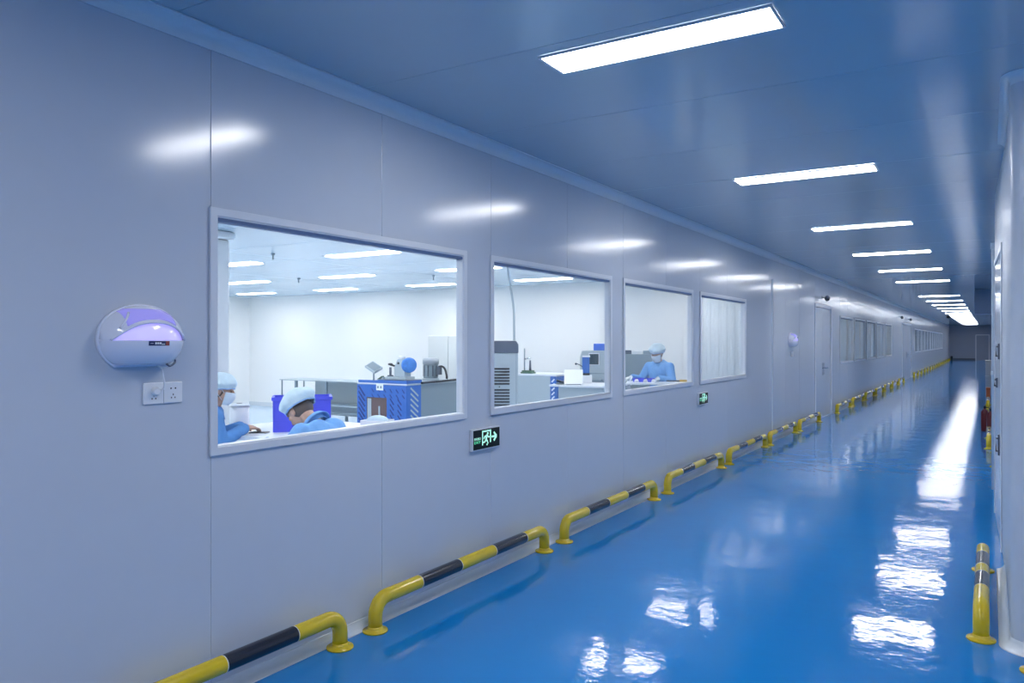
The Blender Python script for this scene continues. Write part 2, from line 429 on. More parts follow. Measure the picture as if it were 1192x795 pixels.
# ------------------------------------------------------------------ corridor ends and right wall
XR = .09
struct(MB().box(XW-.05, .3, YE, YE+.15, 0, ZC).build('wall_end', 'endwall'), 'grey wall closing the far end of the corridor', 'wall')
struct(MB().box(XW, -.95, YE-.02, YE-.001, 0, .14).build('baseboard_end', 'dgrey'), 'dark skirting at the foot of the far end wall', 'skirting')
struct(MB().box(XW-.05, 3.1, -8.1, -8, 0, ZC).build('wall_behind', 'panel'), 'corridor wall behind the viewpoint', 'wall')
struct(MB().box(3.0, 3.1, -8, 4.7, 0, ZC).build('wall_side_bay', 'panel'), 'wall of the side bay beside the viewpoint', 'wall')
def sweep(path, prof, name, m):
    """path of (x, y, nx, ny), profile of (offset, z)."""
    mb = MB(); k = len(prof)
    vs = [(x+nx*o, y+ny*o, z) for x, y, nx, ny in path for o, z in prof]
    fs = [(i*k+j, i*k+j+1, (i+1)*k+j+1, (i+1)*k+j) for i in range(len(path)-1) for j in range(k-1)]
    mb.add(vs, fs, 0, True)
    return mb.build(name, m)
rc = .08
corner = [(XR+rc-rc*math.cos(t), 4.53+rc-rc*math.sin(t), -math.cos(t), -math.sin(t)) for t in [PI/2*i/8 for i in range(9)]]
pth = [(XR+.12, 6.13, 0, 1), (XR+.001, 6.13, 0, 1), (XR, 6.129, -1, 0)] + corner + [(3.0, 4.53, 0, -1)]
cm = MB()
foot = [(p[0], p[1]) for p in [(3.0, 4.53)] + [(c[0], c[1]) for c in corner[::-1]] + [(XR, 6.13), (3.0, 6.13)]]
cm.prism(foot, 'z', 0, ZC+.02, smooth=False)
for i, p in enumerate(cm.f): cm.sm[i] = len(p) == 4
wr = cm.build('wall_right', 'rpanel'); wr.modifiers.new('n', 'EDGE_SPLIT').split_angle = math.radians(35)
struct(wr, 'pale column with a rounded corner at the right edge', 'wall')
cprof = [(.05, 0), (.05, .004)] + [(.05-.046*math.sin(PI/2*i/8), .05-.046*math.cos(PI/2*i/8)) for i in range(9)] + [(.0008, .056)]
struct(sweep([(XR, 6.13, -1, 0)]+corner+[(3.0, 4.53, 0, -1)], cprof, 'baseboard_right', 'cove'), 'pale cove skirting around the foot of the right column', 'skirting')
uprof = [(.0008, ZC-.05), (.004, ZC-.046)] + [(.042-.038*math.cos(PI/2*i/8), ZC-.046+.042*math.sin(PI/2*i/8)) for i in range(9)] + [(.045, ZC-.002)]
struct(sweep([(XR, 6.13, -1, 0)]+corner+[(3.0, 4.53, 0, -1)], uprof, 'trim_2', 'cove'), 'pale cove moulding around the top of the right column', 'moulding')
struct(MB().prism([(XR-.0, 6.1305), (.041, 8.30), (.121, 10.62), (.4, 10.62), (.4, 6.1305)], 'z', 0, ZC).build('wall_right_bay', 'rpanel'), 'slightly angled wall just past the right column', 'wall')
struct(MB().box(.14, .4, 10.62, YE, 0, ZC).build('wall_right_far', 'rpanel'), 'long right hand corridor wall past the column', 'wall')
XR2 = .14
pts = [(XR2-.0005, 0), (XR2-.049, 0), (XR2-.049, .004)] + [(XR2-.049+.045*math.sin(PI/2*i/8), .049-.045*math.cos(PI/2*i/8)) for i in range(9)] + [(XR2-.0005, .05)]
struct(MB().prism(pts, 'y', 10.625, YE).build('baseboard_right.001', 'cove'), 'pale cove skirting along the far right wall', 'skirting')
# door set flush in the angled wall: slim frame posts, head and leaf joint
d4m = MB(); SL = math.atan(.0226)
def wx(yv): return XR-(yv-6.1305)*.0226
for ya, yb in ((6.62, 6.67), (8.12, 8.17)):
    d4m.prism([(wx(ya)-.010, ya), (wx(yb)-.010, yb), (wx(yb)-.0008, yb), (wx(ya)-.0008, ya)], 'z', 0, 2.26)
d4m.prism([(wx(6.67)-.010, 6.67), (wx(8.12)-.010, 8.12), (wx(8.12)-.0008, 8.12), (wx(6.67)-.0008, 6.67)], 'z', 2.21, 2.26)
d4 = d4m.build('door_4', 'alu', bevel=.002); struct(d4, 'pale flush door in the angled wall just past the right column', 'door')
MB().prism([(wx(6.69)-.004, 6.69), (wx(8.10)-.004, 8.10), (wx(8.10)-.0008, 8.10), (wx(6.69)-.0008, 6.69)], 'z', .01, 2.20).build('leaf', 'panel', d4)
jm = MB()
for yv in (9.25, 10.35): jm.prism([(wx(min(yv, 8.3))-.004+max(0, yv-8.3)*.0345, yv), (wx(min(yv, 8.3))-.004+max(0, yv+.03-8.3)*.0345, yv+.03), (.30, yv+.03), (.30, yv)], 'z', 0.001, ZC-.002)
struct(jm.build('trim_3', 'alu'), 'slim vertical joint strips on the angled right wall', 'trim')
# end wall door
dr = MB()
dr.box(-.98, -.93, YE-.06, YE-.001, 0, 2.1).box(-.05, .0, YE-.06, YE-.001, 0, 2.1).box(-.93, -.05, YE-.06, YE-.001, 2.05, 2.1)
d3 = dr.build('door_3', 'alu'); struct(d3, 'pale framed door in the far end wall', 'door')
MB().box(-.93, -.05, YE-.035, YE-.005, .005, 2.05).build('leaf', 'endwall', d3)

# ------------------------------------------------------------------ ceiling lights
def make_lamp(mat_name):
    root = empty('ceiling_light', 'x', 'ceiling light')
    hx, hy, t = .52, LW/2, .012
    f = MB()
    f.box(-hx-t, hx+t, -hy-t, -hy, -.012, -.0005).box(-hx-t, hx+t, hy, hy+t, -.012, -.0005)
    f.box(-hx-t, -hx, -hy, hy, -.012, -.0005).box(hx, hx+t, -hy, hy, -.012, -.0005)
    f.build('frame', 'alu', root, bevel=.002)
    MB().box(-hx, hx, -hy, hy, -.008, -.001).build('diffuser', mat_name, root)
    return root
proto = make_lamp('lamp')
for i, yl in enumerate(LAMPY):
    o = proto if i == 0 else copy_tree(proto)
    o.location = (-1.26, yl, ZC-.001)
    o['label'] = ('large bright ceiling light panel nearest the camera in the corridor row' if i == 0 else
                  '%s bright ceiling light panel from the camera in the corridor row' % ORD[i])
    o['group'] = 'corridor ceiling lights'
for yl in (.03, -3.17, -6.37):
    o = copy_tree(proto); o.location = (-1.26, yl, ZC-.001); o['group'] = 'corridor ceiling lights'
    o['label'] = 'corridor ceiling light panel %s behind the viewpoint' % {.03: 'directly above and', -3.17: 'three metres', -6.37: 'six metres'}[yl]
for yl, t in ((2.0, 'nearer the column'), (-1.6, 'further back')):  # added panels out of view, to lift the near wall's brightness
    o = copy_tree(proto); o.location = (1.75, yl, ZC-.001); o['group'] = 'corridor ceiling lights'
    o['label'] = 'unseen light panel added in the side bay right of the viewpoint, %s' % t
lp = make_lamp('lab_lamp'); first = True
for ci, xc in enumerate((-4.03, -6.43, -8.83, -11.27, -13.68)):
    for ri, yc in enumerate((.25, 2.47, 4.69, 6.90, 9.12, 11.33)):
        if (ci, ri) == (1, 2): continue
        o = lp if first else copy_tree(lp); first = False
        o.location = (xc, yc, LZ-.001)
        o['label'] = 'laboratory ceiling light, %s row from the corridor windows, %s along from the near wall' % (ORD[ci], ORD[ri])
        o['group'] = 'laboratory ceiling lights'
for k, (xc, yc) in enumerate([(-4.6, 14.6+2.9*i) for i in range(7)] + [(-4.6, 37+3.2*i) for i in range(10)]):
    o = copy_tree(lp); o.location = (xc, yc, LZ-.001); o['group'] = 'side room ceiling lights'
    o['label'] = '%s ceiling light in the rooms behind the distant blinds' % ORD[k]

# ------------------------------------------------------------------ bumper rails
def bumper_mesh(L, bands, rb=.038, h=.165, R=.085):
    """U-shaped rail along +y from 0 to L; bands = y limits of the black stretches."""
    P = [(0,0,.006), (0,0,h-R)]; mi = [0]
    for i in range(1, 9): P.append((0, R-R*math.cos(PI/2*i/8), h-R+R*math.sin(PI/2*i/8))); mi.append(0)
    cuts = []
    for a, b in bands: cuts += [(a-.004, 2), (a, 1), (b, 2), (b+.004, 0)]
    col = 0
    for yv, m in cuts: P.append((0, yv, h)); mi.append(col); col = m
    P.append((0, L-R, h)); mi.append(col)
    for i in range(1, 9): P.append((0, L-R+R*math.sin(PI/2*i/8), h-R+R*math.cos(PI/2*i/8))); mi.append(0)
    P.append((0, L, .006)); mi.append(0)
    return MB().tube(P, rb, 20, mis=mi)
def flange_mesh(y): return MB().lathe([(.066,.0),(.068,.004),(.066,.010),(.044,.013),(.041,.020),(.039,.030)], (0,y,0), 28)
def make_bumper(L, bands, label, loc, rz=0, group=None):
    root = empty('bumper_rail', label, 'bumper rail', loc, rz, group)
    bumper_mesh(L, bands).build('pipe', ['yellow', 'black', 'band'], root)
    flange_mesh(0).build('base_plate', 'yellow', root); flange_mesh(L).build('base_plate', 'yellow', root)
    return root
STD = [(.37, .75), (1.14, 1.53)]
spans = [(.98, 2.80), (3.07, 4.89), (5.20, 7.05), (7.42, 9.25), (9.57, 11.40), (11.66, 13.45), (13.76, 15.55)]
BL = ['yellow and black striped bumper rail running out of the lower left of the photo',
      'yellow and black bumper rail on the floor below the nearest green exit sign',
      'yellow and black bumper rail on the floor below the second window',
      'yellow and black bumper rail on the floor below the smaller exit sign',
      'yellow and black bumper rail on the floor below the fourth window',
      'yellow and black bumper rail on the floor below the farther white wall lamp',
      'last yellow and black bumper rail before the first door']
base = make_bumper(1.83, STD, BL[0], (-2.765, spans[0][0], 0), 0, 'bumper rails along the left wall')
for (a, b), l in list(zip(spans, BL))[1:]:
    o = copy_tree(base); o.location = (-2.765, a, 0); o['label'] = l; o.scale = (1, (b-a)/1.83, 1)
k = 0
for a in [17.6+2.18*i for i in range(7)]:
    o = copy_tree(base); o.location = (-2.765, a, 0); o['label'] = '%s yellow and black bumper rail along the left wall past the first door' % ORD[k]; k += 1
for i in range(16):
    o = copy_tree(base); o.location = (-2.765, 37.3+2.18*i, 0); o['label'] = '%s yellow and black bumper rail along the left wall past the second door' % ORD[i]
RB = [(.33, .62), (.80, 1.11)]
make_bumper(1.40, RB, 'yellow and black bumper rail beside the right column, seen end on', (-.037, 4.63, 0), 0, 'bumper rails along the right wall')
make_bumper(1.40, RB, 'yellow and white tipped bumper rail against the right wall past the column', (.066, 11.1, 0), 0, 'bumper rails along the right wall')
make_bumper(1.40, RB, 'yellow bumper rail in front of the dark red fire extinguishers', (-.005, 12.9, 0), 0, 'bumper rails along the right wall')
make_bumper(1.40, RB, 'most distant yellow bumper rail along the right wall, beyond the extinguishers', (-.03, 20.5, 0), 0, 'bumper rails along the right wall')
make_bumper(1.40, RB, 'yellow bumper rail at the bottom right corner, only its base plate edge showing', (.185, 4.30, 0), -PI/2, 'bumper rails along the right wall')

# ------------------------------------------------------------------ exit signs
def make_sign(label, loc):
    root = empty('exit_sign', label, 'exit sign', loc, 0, 'green exit signs on the left wall')
    w, h, d = .326, .142, .026          # local: y along the wall, x out of it
    c = MB().box(.0005, d, -w/2, w/2, 0, h).build('housing', 'alu', root, bevel=.003)
    MB().box(d-.001, d+.0015, -w/2+.007, w/2-.007, .008, h-.008).build('face', 'signblk', root)
    X0, X1 = d+.0012, d+.0032
    pic = MB()
    yo, zo = -.005, .030                 # pictogram: door outline with running figure
    def bar(p, q, wd):
        a = Vector((q[0]-p[0], q[1]-p[1])); nrm = Vector((-a.y, a.x)).normalized()*wd/2
        P = [(p[0]+nrm.x,p[1]+nrm.y),(p[0]-nrm.x,p[1]-nrm.y),(q[0]-nrm.x,q[1]-nrm.y),(q[0]+nrm.x,q[1]+nrm.y)]
        pic.prism([(yo+u, zo+v) for u, v in P], 'x', X0, X1)
    def dot(p, r): pic.prism([(yo+p[0]+r*math.cos(2*PI*i/14), zo+p[1]+r*math.sin(2*PI*i/14)) for i in range(14)], 'x', X0, X1)
    bar((-.047,0),(-.047,.094),.009); bar((.047,.012),(.047,.094),.012); bar((-.0515,.091),(.053,.091),.010)
    dot((.014,.074),.0085)
    bar((.008,.066),(-.006,.038),.017)          # torso
    bar((.010,.062),(.026,.047),.008); bar((.026,.047),(.038,.052),.007)
    bar((.004,.062),(-.022,.056),.008); bar((-.022,.056),(-.031,.042),.007)
    bar((-.006,.038),(.010,.022),.011); bar((.010,.022),(.018,.006),.009)
    bar((-.006,.038),(-.020,.020),.011); bar((-.020,.020),(-.044,.019),.009)
    dot((.006,.001),.006)
    bar((.062,.047),(.112,.047),.013); bar((.088,.075),(.120,.047),.014); bar((.088,.019),(.120,.047),.014)
    pic.build('pictogram', 'signgrn', root)
    for txt, zz, sz, mt in (('安全出口', .071, .0185, 'signgrn'), ('EXIT', .047, .0235, 'signtxt')):
        cu = bpy.data.curves.new('lettering', 'FONT'); cu.body = txt; cu.size = sz; cu.extrude = .0008; cu.align_x = 'CENTER'
        o = bpy.data.objects.new('lettering', cu); COL.objects.link(o)
        bpy.context.view_layer.update()
        me = bpy.data.meshes.new_from_object(o.evaluated_get(bpy.context.evaluated_depsgraph_get()))
        bpy.data.objects.remove(o)
        me.materials.clear(); me.materials.append(M[mt])
        wd = max((v.co.x for v in me.vertices), default=.03)-min((v.co.x for v in me.vertices), default=-.03)
        sx = .072/max(wd, .001)
        for v in me.vertices: v.co = (X0+.0008+v.co.z, -.111+v.co.x*sx, zz+v.co.y)
        t = bpy.data.objects.new('lettering', me); COL.objects.link(t); t.parent = root
    return root
s1 = make_sign('nearest green exit sign with running figure and arrow, below the first two windows', (XW, 4.235, .822))
s2 = copy_tree(s1); s2.location = (XW, 8.79, .80)
s2['label'] = 'smaller, farther green exit sign on the wall below the third and fourth windows'

# ------------------------------------------------------------------ white oval wall lamps (insect traps) and sockets
def make_trap(label, loc):
    root = empty('insect_lamp', label, 'wall lamp', loc, 0, 'white oval wall lamps')
    A, Bz, Dp = .176, .132, .125        # half width, half height, depth
    def surf(y, z, k=1.0):              # dome depth above an ellipse
        q = (abs(y)/A)**2.05 + (abs(z)/Bz)**2.05
        return Dp*k*max(0, 1-q)**.5
    def shell(name, m, zlo, zhi, off, yk=1.0, nu=40, nv=24, par=root, thick=.004):
        """patch of the dome between two height curves zlo(y), zhi(y)."""
        mb = MB(); vs = []
        for i in range(nu+1):
            y = -A*yk + 2*A*yk*i/nu
            lim = Bz*max(0, 1-(abs(y)/A)**2.05)**(1/2.05)
            a, b = max(-lim, zlo(y)), min(lim, zhi(y))
            if a > b: a = b
            for j in range(nv+1):
                z = a+(b-a)*j/nv
                vs.append((surf(y, z)+off, y, z))
        k = nv+1
        fs = [(i*k+j, (i+1)*k+j, (i+1)*k+j+1, i*k+j+1) for i in range(nu) for j in range(nv)]
        mb.add(vs, fs, 0, True)
        o = mb.build(name, m, par)
        s = o.modifiers.new('t', 'SOLIDIFY'); s.thickness = thick; s.offset = -1
        return o
    back = MB().prism([(A*1.02*math.copysign(abs(math.cos(t))**.97, math.cos(t)), max(-.110, Bz*1.04*math.copysign(abs(math.sin(t))**.97, math.sin(t)))) for t in [2*PI*i/48 for i in range(48)]], 'x', .0005, .018)
    back.build('back_plate', 'abs', root, bevel=.004)
    flat = -.098
    rim = lambda y: -.006
    shell('lower_shell', 'abs', lambda y: flat, rim, .004)
    MB().prism([(0.004, 0)] + [(surf(y, flat)+.004, y) for y in [-.112+.224*i/20 for i in range(21)]], 'z', flat-.001, flat+.004).build('bottom_plate', 'abs', root)
    # lit opening: bowed lens between the rim and an arched lip
    lip = lambda y: .064 - .070*min(1.0, (abs(y)/.155))**2.4
    shell('lit_window', 'uv', rim, lambda y: max(-.006, lip(y)), -.010, yk=.94)
    MB().tube([(surf(y, max(-.006, lip(y)))+.003, y, max(-.006, lip(y))) for y in [-.154+.308*i/40 for i in range(41)]], .0045, 10).build('lip', 'abs', root)
    shell('upper_shell', 'abs', lambda y: max(-.006, lip(y)), lambda y: 1, .002)
    # violet translucent panel on the upper shell, with a raised spine on its left
    shell('upper_window', 'uv2', lambda y: max(-.006, lip(y))+.012 if -.105 < y < .10 else 9, lambda y: .118-.0*y, .0045, yk=.70, thick=.002)
    MB().tube([(surf(y, z)+.004, y, z) for y, z in [(-.128+.045*i/8, .040+.060*i/8) for i in range(9)]], .005, 8).build('spine', 'abs', root)
    # label plate on the front
    lb = MB(); ys = [.020+.082*i/8 for i in range(9)]
    def strip(y0, y1, z0, z1, off, name, m, par):
        mb = MB(); n = 6; vs = []
        for i in range(n+1):
            y = y0+(y1-y0)*i/n
            vs += [(surf(y, z0)+off, y, z0), (surf(y, z1)+off, y, z1)]
        mb.add(vs, [(2*i, 2*i+2, 2*i+3, 2*i+1) for i in range(n)])
        o = mb.build(name, m, par); s = o.modifiers.new('t', 'SOLIDIFY'); s.thickness = .001; s.offset = 1
        return o
    pl = strip(-.040, .048, -.026, -.008, .0048, 'label_plate', 'navy', root)
    strip(.030, .046, -.025, -.009, .0062, 'red_patch', 'stk_red', pl)
    mk = MB()
    for j, (yy, ww, z0, z1) in enumerate([(-.034,.012,-.018,-.0165),(-.016,.007,-.021,-.013),(-.007,.007,-.021,-.013),(.002,.008,-.021,-.013),(.012,.005,-.0225,-.0185),(.019,.006,-.0225,-.0185)]):
        x = surf(yy, -.017)+.0062
        mk.box(x-.001, x+.0006, yy, yy+ww, z0, z1)
    mk.build('lettering', 'white', pl)
    return root
def make_socket(label, loc, cord_from):
    root = empty('wall_socket', label, 'wall socket', loc, 0, 'white wall sockets')
    MB().box(.0005, .009, -.086, .086, -.043, .043).build('plate', 'white', root, bevel=.003)
    h = MB()
    for y0 in (-.043, .043):
        if y0 > 0: h.box(.0088, .0094, y0-.013, y0-.007, .014, .020).box(.0088, .0094, y0+.007, y0+.013, .014, .020)
        h.box(.0088, .0094, y0-.002, y0+.002, -.012, -.005).box(.0088, .0094, y0-.010, y0-.006, -.024, -.018).box(.0088, .0094, y0+.006, y0+.010, -.024, -.018)
    h.build('holes', 'led', root)
    MB().box(.009, .0098, -.0006, .0006, -.042, .042).build('centre_joint', 'grey', root)
    return root
t1 = make_trap('nearest white oval wall lamp glowing violet, left of the largest window', (XW, 1.80, 1.546))
k1 = make_socket('white double wall socket with a plug in it, under the nearest violet wall lamp', (XW, 1.900, 1.327), None)
t2 = copy_tree(t1); t2.location = (XW, 13.52, 1.55); t2['label'] = 'smaller, farther white oval wall lamp between the fourth window and first door'
k2 = copy_tree(k1); k2.location = (XW, 13.62, 1.325); k2['label'] = 'small white wall socket under the farther oval wall lamp'
# power cord with plug, lying coiled under the lamp
cd = empty('power_cord', 'white cord and plug hanging from the nearest wall lamp into the socket', 'cord', (XW, 1.86, 1.45))
P = [(.06,-.03,.004),(.055,.0,-.004),(.05,.03,-.008),(.05,.05,.004),(.045,.035,-.012),(.045,.006,-.016),(.045,-.012,-.010),(.045,.006,-.022),(.043,.014,-.05),(.04,.022,-.078),(.035,.024,-.10),(.03,.012,-.112),(.024,-.008,-.116)]
def smooth_path(P, n=6):
    P = [Vector(p) for p in P]; out = []
    for i in range(len(P)-1):
        p0, p1, p2, p3 = P[max(i-1,0)], P[i], P[i+1], P[min(i+2,len(P)-1)]
        for k in range(n):
            t = k/n
            out.append(.5*((2*p1)+(p2-p0)*t+(2*p0-5*p1+4*p2-p3)*t*t+(3*p1-p0-3*p2+p3)*t**3))
    out.append(P[-1]); return out
MB().tube(smooth_path(P), .0035, 8).build('cable', 'white', cd)
MB().tube([(.009,.0,-.115),(.020,-.001,-.115),(.032,-.003,-.115)], [.018,.019,.012], 14).build('plug', 'white', cd, bevel=.002)
MB().tube(smooth_path([(.07,.008,.0),(.066,.03,-.012),(.06,.055,.0),(.056,.06,.012)]), .004, 8).build('cable_tie', 'dgrey', cd)

# ------------------------------------------------------------------ small wall and ceiling fittings
def make_cam(label, loc):
    root = empty('security_camera', label, 'security camera', loc, 0, 'small security cameras')
    MB().box(.0, .012, -.03, .03, -.03, .03).build('bracket', 'grey', root, bevel=.003)
    MB().tube([(.012,0,0),(.06,0,-.01)], .012, 10).build('arm', 'grey', root)
    MB().ball((.10,0,-.02), (.055,.055,.06)).build('housing', 'dgrey', root)
    MB().ball((.125,-.03,-.04), .022).build('lens', 'blk', root)
    return root
c1 = make_cam('small grey security camera on the wall above the first door', (XW, 16.4, 2.42))
c2 = copy_tree(c1); c2.location = (XW, 31.9, 2.45); c2['label'] = 'small grey security camera just before the second door'
c3 = copy_tree(c1); c3.location = (XW, 35.6, 2.46); c3['label'] = 'small grey security camera above the second door'
dc = empty('ceiling_camera', 'small dark camera hanging from the ceiling below the distant light row', 'security camera', (-1.60, 40.5, ZC-.002))
MB().tube([(0,0,0),(0,0,-.14)], .015, 10).build('stem', 'dgrey', dc)
MB().ball((0,0,-.20), .075).build('housing', 'blk', dc)
dk = empty('duct_box', 'dark blue grey box duct hanging from the ceiling by the right wall', 'duct', (-.12, 23.0, 0))
MB().box(-.21, .20, 0, 1.4, 2.25, ZC-.003).build('casing', 'duct', dk, bevel=.01)
MB().box(-.215, .205, -.012, 0, 2.25, 2.28).box(-.215, .205, -.012, 0, 2.56, 2.58).build('flange', 'duct', dk)
pp = empty('conduit_pipe', 'pale vertical conduit pipe on the right wall past the column', 'pipe', (.038, 9.05, 0))
MB().tube([(0,0,.06),(0,0,2.44),(0,.0,2.48)], .022, 14).build('pipe', 'cove', pp)
MB().box(-.03, .030, -.03, .03, 2.46, 2.52).build('bracket', 'cove', pp, bevel=.004)
MB().box(-.026, .026, -.02, .02, 1.2, 1.24).build('clamp', 'cove', pp, bevel=.004)
for lab, yy, z0, z1 in (('dark lever handle on the right wall past the column, at waist height', 7.4, 1.16, 1.24),
                        ('upper dark hinge on the right wall past the column', 7.0, 1.40, 1.52),
                        ('lower dark hinge on the right wall past the column', 7.0, .66, .82)):
    o = empty('door_hardware', lab, 'door fitting', (XR-(yy-6.1305)*.0226-(.0050 if yy > 6.69 else .0012), yy, z0), math.atan(.0226), 'dark fittings on the right wall')
    MB().box(-.012, -.0005, -.02, .02, 0, z1-z0).build('plate', 'dgrey', o, bevel=.002)
    MB().tube([(-.012,0,(z1-z0)*.2),(-.022,0,(z1-z0)*.2),(-.022,0,(z1-z0)*.8),(-.012,0,(z1-z0)*.8)], .006, 8).build('grip', 'blk', o)
def extinguisher(label, loc):
    root = empty('fire_extinguisher', label, 'fire extinguisher', loc, 0, 'fire extinguishers by the right wall')
    MB().lathe([(.05,0),(.066,.01),(.068,.03),(.068,.36),(.06,.41),(.03,.44),(.022,.455)], n=20).build('cylinder', 'red', root)
    MB().lathe([(.022,0),(.022,.03),(.03,.035),(.03,.05)], (0,0,.455), 14).build('valve', 'blk', root)
    MB().tube([(0,0,.50),(-.0,-.05,.53),(0,-.12,.51)], .009, 8).build('handle', 'blk', root)
    MB().tube(smooth_path([(.02,0,.48),(.08,.01,.46),(.09,.01,.30),(.075,.0,.14)]), .009, 8).build('hose', 'blk', root)
    return root
e1 = extinguisher('dark red fire extinguisher by the right wall, behind the second yellow rail', (.015, 14.9, 0)); e1.scale = (.85, .85, .85)
e2 = copy_tree(e1); e2.location = (-.07, 15.4, 0); e2['label'] = 'farther dark red fire extinguisher, standing further out from the right wall'
for q, (xx, yy, sx, z0, z1, mt, lab) in enumerate([(-.02, 26.0, .16, 0, .55, 'carton', 'pale box at the bottom of the stack by the distant right wall'),
        (-.03, 26.0, .14, .551, 1.0, 'carton', 'upper pale box of the stack by the distant right wall'),
        (-.03, 24.3, .09, 0, .30, 'orange', 'small orange box on the floor by the distant right wall')]):
    o = empty('storage_box', lab, 'box', (xx, yy, z0))
    MB().box(-sx/2, sx/2, -.2, .2, 0, (z1-z0)*.8).build('body', mt, o, bevel=.006)
    MB().box(-sx/2-.006, sx/2+.006, -.206, .206, (z1-z0)*.8+.0005, z1-z0-.001).build('lid', mt, o, bevel=.006)
bn = empty('waste_bin', 'small dark bin in the far left corner at the end of the corridor', 'bin', (-2.6, 71.5, 0)); bn.scale = (.6, .6, .6)
MB().lathe([(.12,0),(.16,.5),(.17,.51)], n=20).build('body', 'blk', bn)
MB().lathe([(.17,0),(.15,.06),(.05,.11)], (0,0,.512), 20).build('lid', 'blk', bn)

# ------------------------------------------------------------------ laboratory furniture
def face_cam(x, y): return math.atan2(y, x)-PI/2        # local -y faces the corridor viewpoint side
def sprinkler(lab, x, y):
    o = empty('sprinkler', lab, 'sprinkler', (x, y, LZ), 0, 'ceiling sprinklers in the laboratory')
    MB().lathe([(.006,-.075),(.016,-.074),(.016,-.070),(.006,-.068),(.006,-.02)], n=12).build('head', 'grey', o)
    MB().lathe([(.02,-.022),(.026,-.006),(.026,-.001)], n=16).build('rose', 'grey', o)
    return o
sprinkler('small ceiling sprinkler nearest the top of the largest window', -7.3, 6.3)
sprinkler('ceiling sprinkler further back, left of centre in the largest window', -9.8, 9.0)
sprinkler('ceiling sprinkler near the right edge of the largest window', -7.55, 9.75)

# wide worktable with the two seated workers
tb = empty('work_table', 'white topped table in the largest window, with the two seated workers', 'table', (-5.10, 4.69, 0))
MB().box(-.62, .62, -.62, .62, .745, .78).build('tabletop', 'white', tb, bevel=.004)
for sx in (-1, 1):
    for sy in (-1, 1): MB().box(sx*.57-.02, sx*.57+.02, sy*.57-.02, sy*.57+.02, 0, .745).build('leg', 'chrome', tb)
MB().box(-.55, .55, .55, .58, .66, .72).box(-.55, .55, -.58, -.55, .66, .72).build('apron', 'lgrey', tb)
cr = empty('storage_crate', 'violet blue plastic crate on the white table behind the bent worker', 'crate', (-5.01, 4.64, .7805), face_cam(-5.01, 4.64))
m = MB(); w, dd, hh = .235, .16, .285
m.box(-w, w, -dd, -dd+.008, 0, hh).box(-w, w, dd-.008, dd, 0, hh).box(-w, -w+.008, -dd+.008, dd-.008, 0, hh).box(w-.008, w, -dd+.008, dd-.008, 0, hh).box(-w+.008, w-.008, -dd+.008, dd-.008, 0, .01)
m.build('body', 'violet', cr, bevel=.002)
m = MB()
for i in range(9): m.box(-w+.02+i*.054, -w+.028+i*.054, -dd-.006, -dd, .01, hh-.03)
m.build('ribs', 'violet', cr)
m = MB(); m.box(-w-.01, w+.01, -dd-.012, -dd, hh-.022, hh+.004).box(-w-.01, w+.01, dd, dd+.012, hh-.022, hh+.004).box(-w-.012, -w, -dd, dd, hh-.022, hh+.004).box(w, w+.012, -dd, dd, hh-.022, hh+.004)
m.box(-.235, .235, -dd-.0065, -dd-.0005, .09, .10)
m.build('rim', 'violet', cr, bevel=.002)
cn = empty('canister', 'white canister with a dark lid slot on the table beside the left worker', 'canister', (-5.55, 4.42, .7805))
MB().lathe([(.078,0),(.082,.006),(.082,.190)], n=28).build('body', 'white', cn)
MB().lathe([(.088,.191),(.088,.205),(.075,.214),(.03,.216)], n=28).build('lid', 'white', cn)
MB().lathe([(.024,.2165),(.024,.219)], n=16).build('slot', 'blk', cn)
ph = empty('notepad', 'black notepad lying on the table near the left worker', 'notepad', (-5.10, 4.26, .7805), .5)
MB().box(-.07, .07, -.045, .045, 0, .006).build('pages', 'paper', ph)
MB().box(-.072, .072, -.047, .047, .0062, .013).build('cover', 'blk', ph, bevel=.002)
pk = empty('parts_tray', 'pale tray on the white table, right of the violet crate', 'tray', (-4.62, 5.16, .7805), .3)
MB().box(-.12, .12, -.10, .10, 0, .012).box(-.12, .12, -.10, -.09, .012, .06).box(-.12, .12, .09, .10, .012, .06).box(-.12, -.11, -.09, .09, .012, .06).box(.11, .12, -.09, .09, .012, .06).build('body', 'white', pk, bevel=.003)
MB().ball((0,0,.055), (.10,.08,.045)).build('cloth', 'cap', pk)

# long table at the back
bt = empty('back_table', 'long pale table on dark legs at the back of the laboratory', 'table', (-10.3, 10.6, 0))
MB().box(-1.45, 1.25, -.3, .3, .785, .805).build('tabletop', 'lgrey', bt, bevel=.003)
for xx, ww in ((-1.40, .02), (-1.02, .045), (-.22, .045), (1.15, .045)):
    MB().box(xx-ww/2, xx+ww/2, -.29, -.29+ww, 0, .785).build('leg', 'grey', bt)
    MB().box(xx-ww/2, xx+ww/2, .29-ww, .29, 0, .785).build('leg', 'grey', bt)
MB().box(-1.02, 1.15, .23, .24, .10, .785).build('back_panel', 'lgrey', bt)
MB().box(-1.02, 1.2, -.28, .22, .33, .35).build('shelf', 'lgrey', bt)
MB().box(-1.02, 1.2, -.285, -.255, .355, .375).box(-1.02, 1.2, -.285, -.255, .20, .215).build('rail', 'grey', bt)

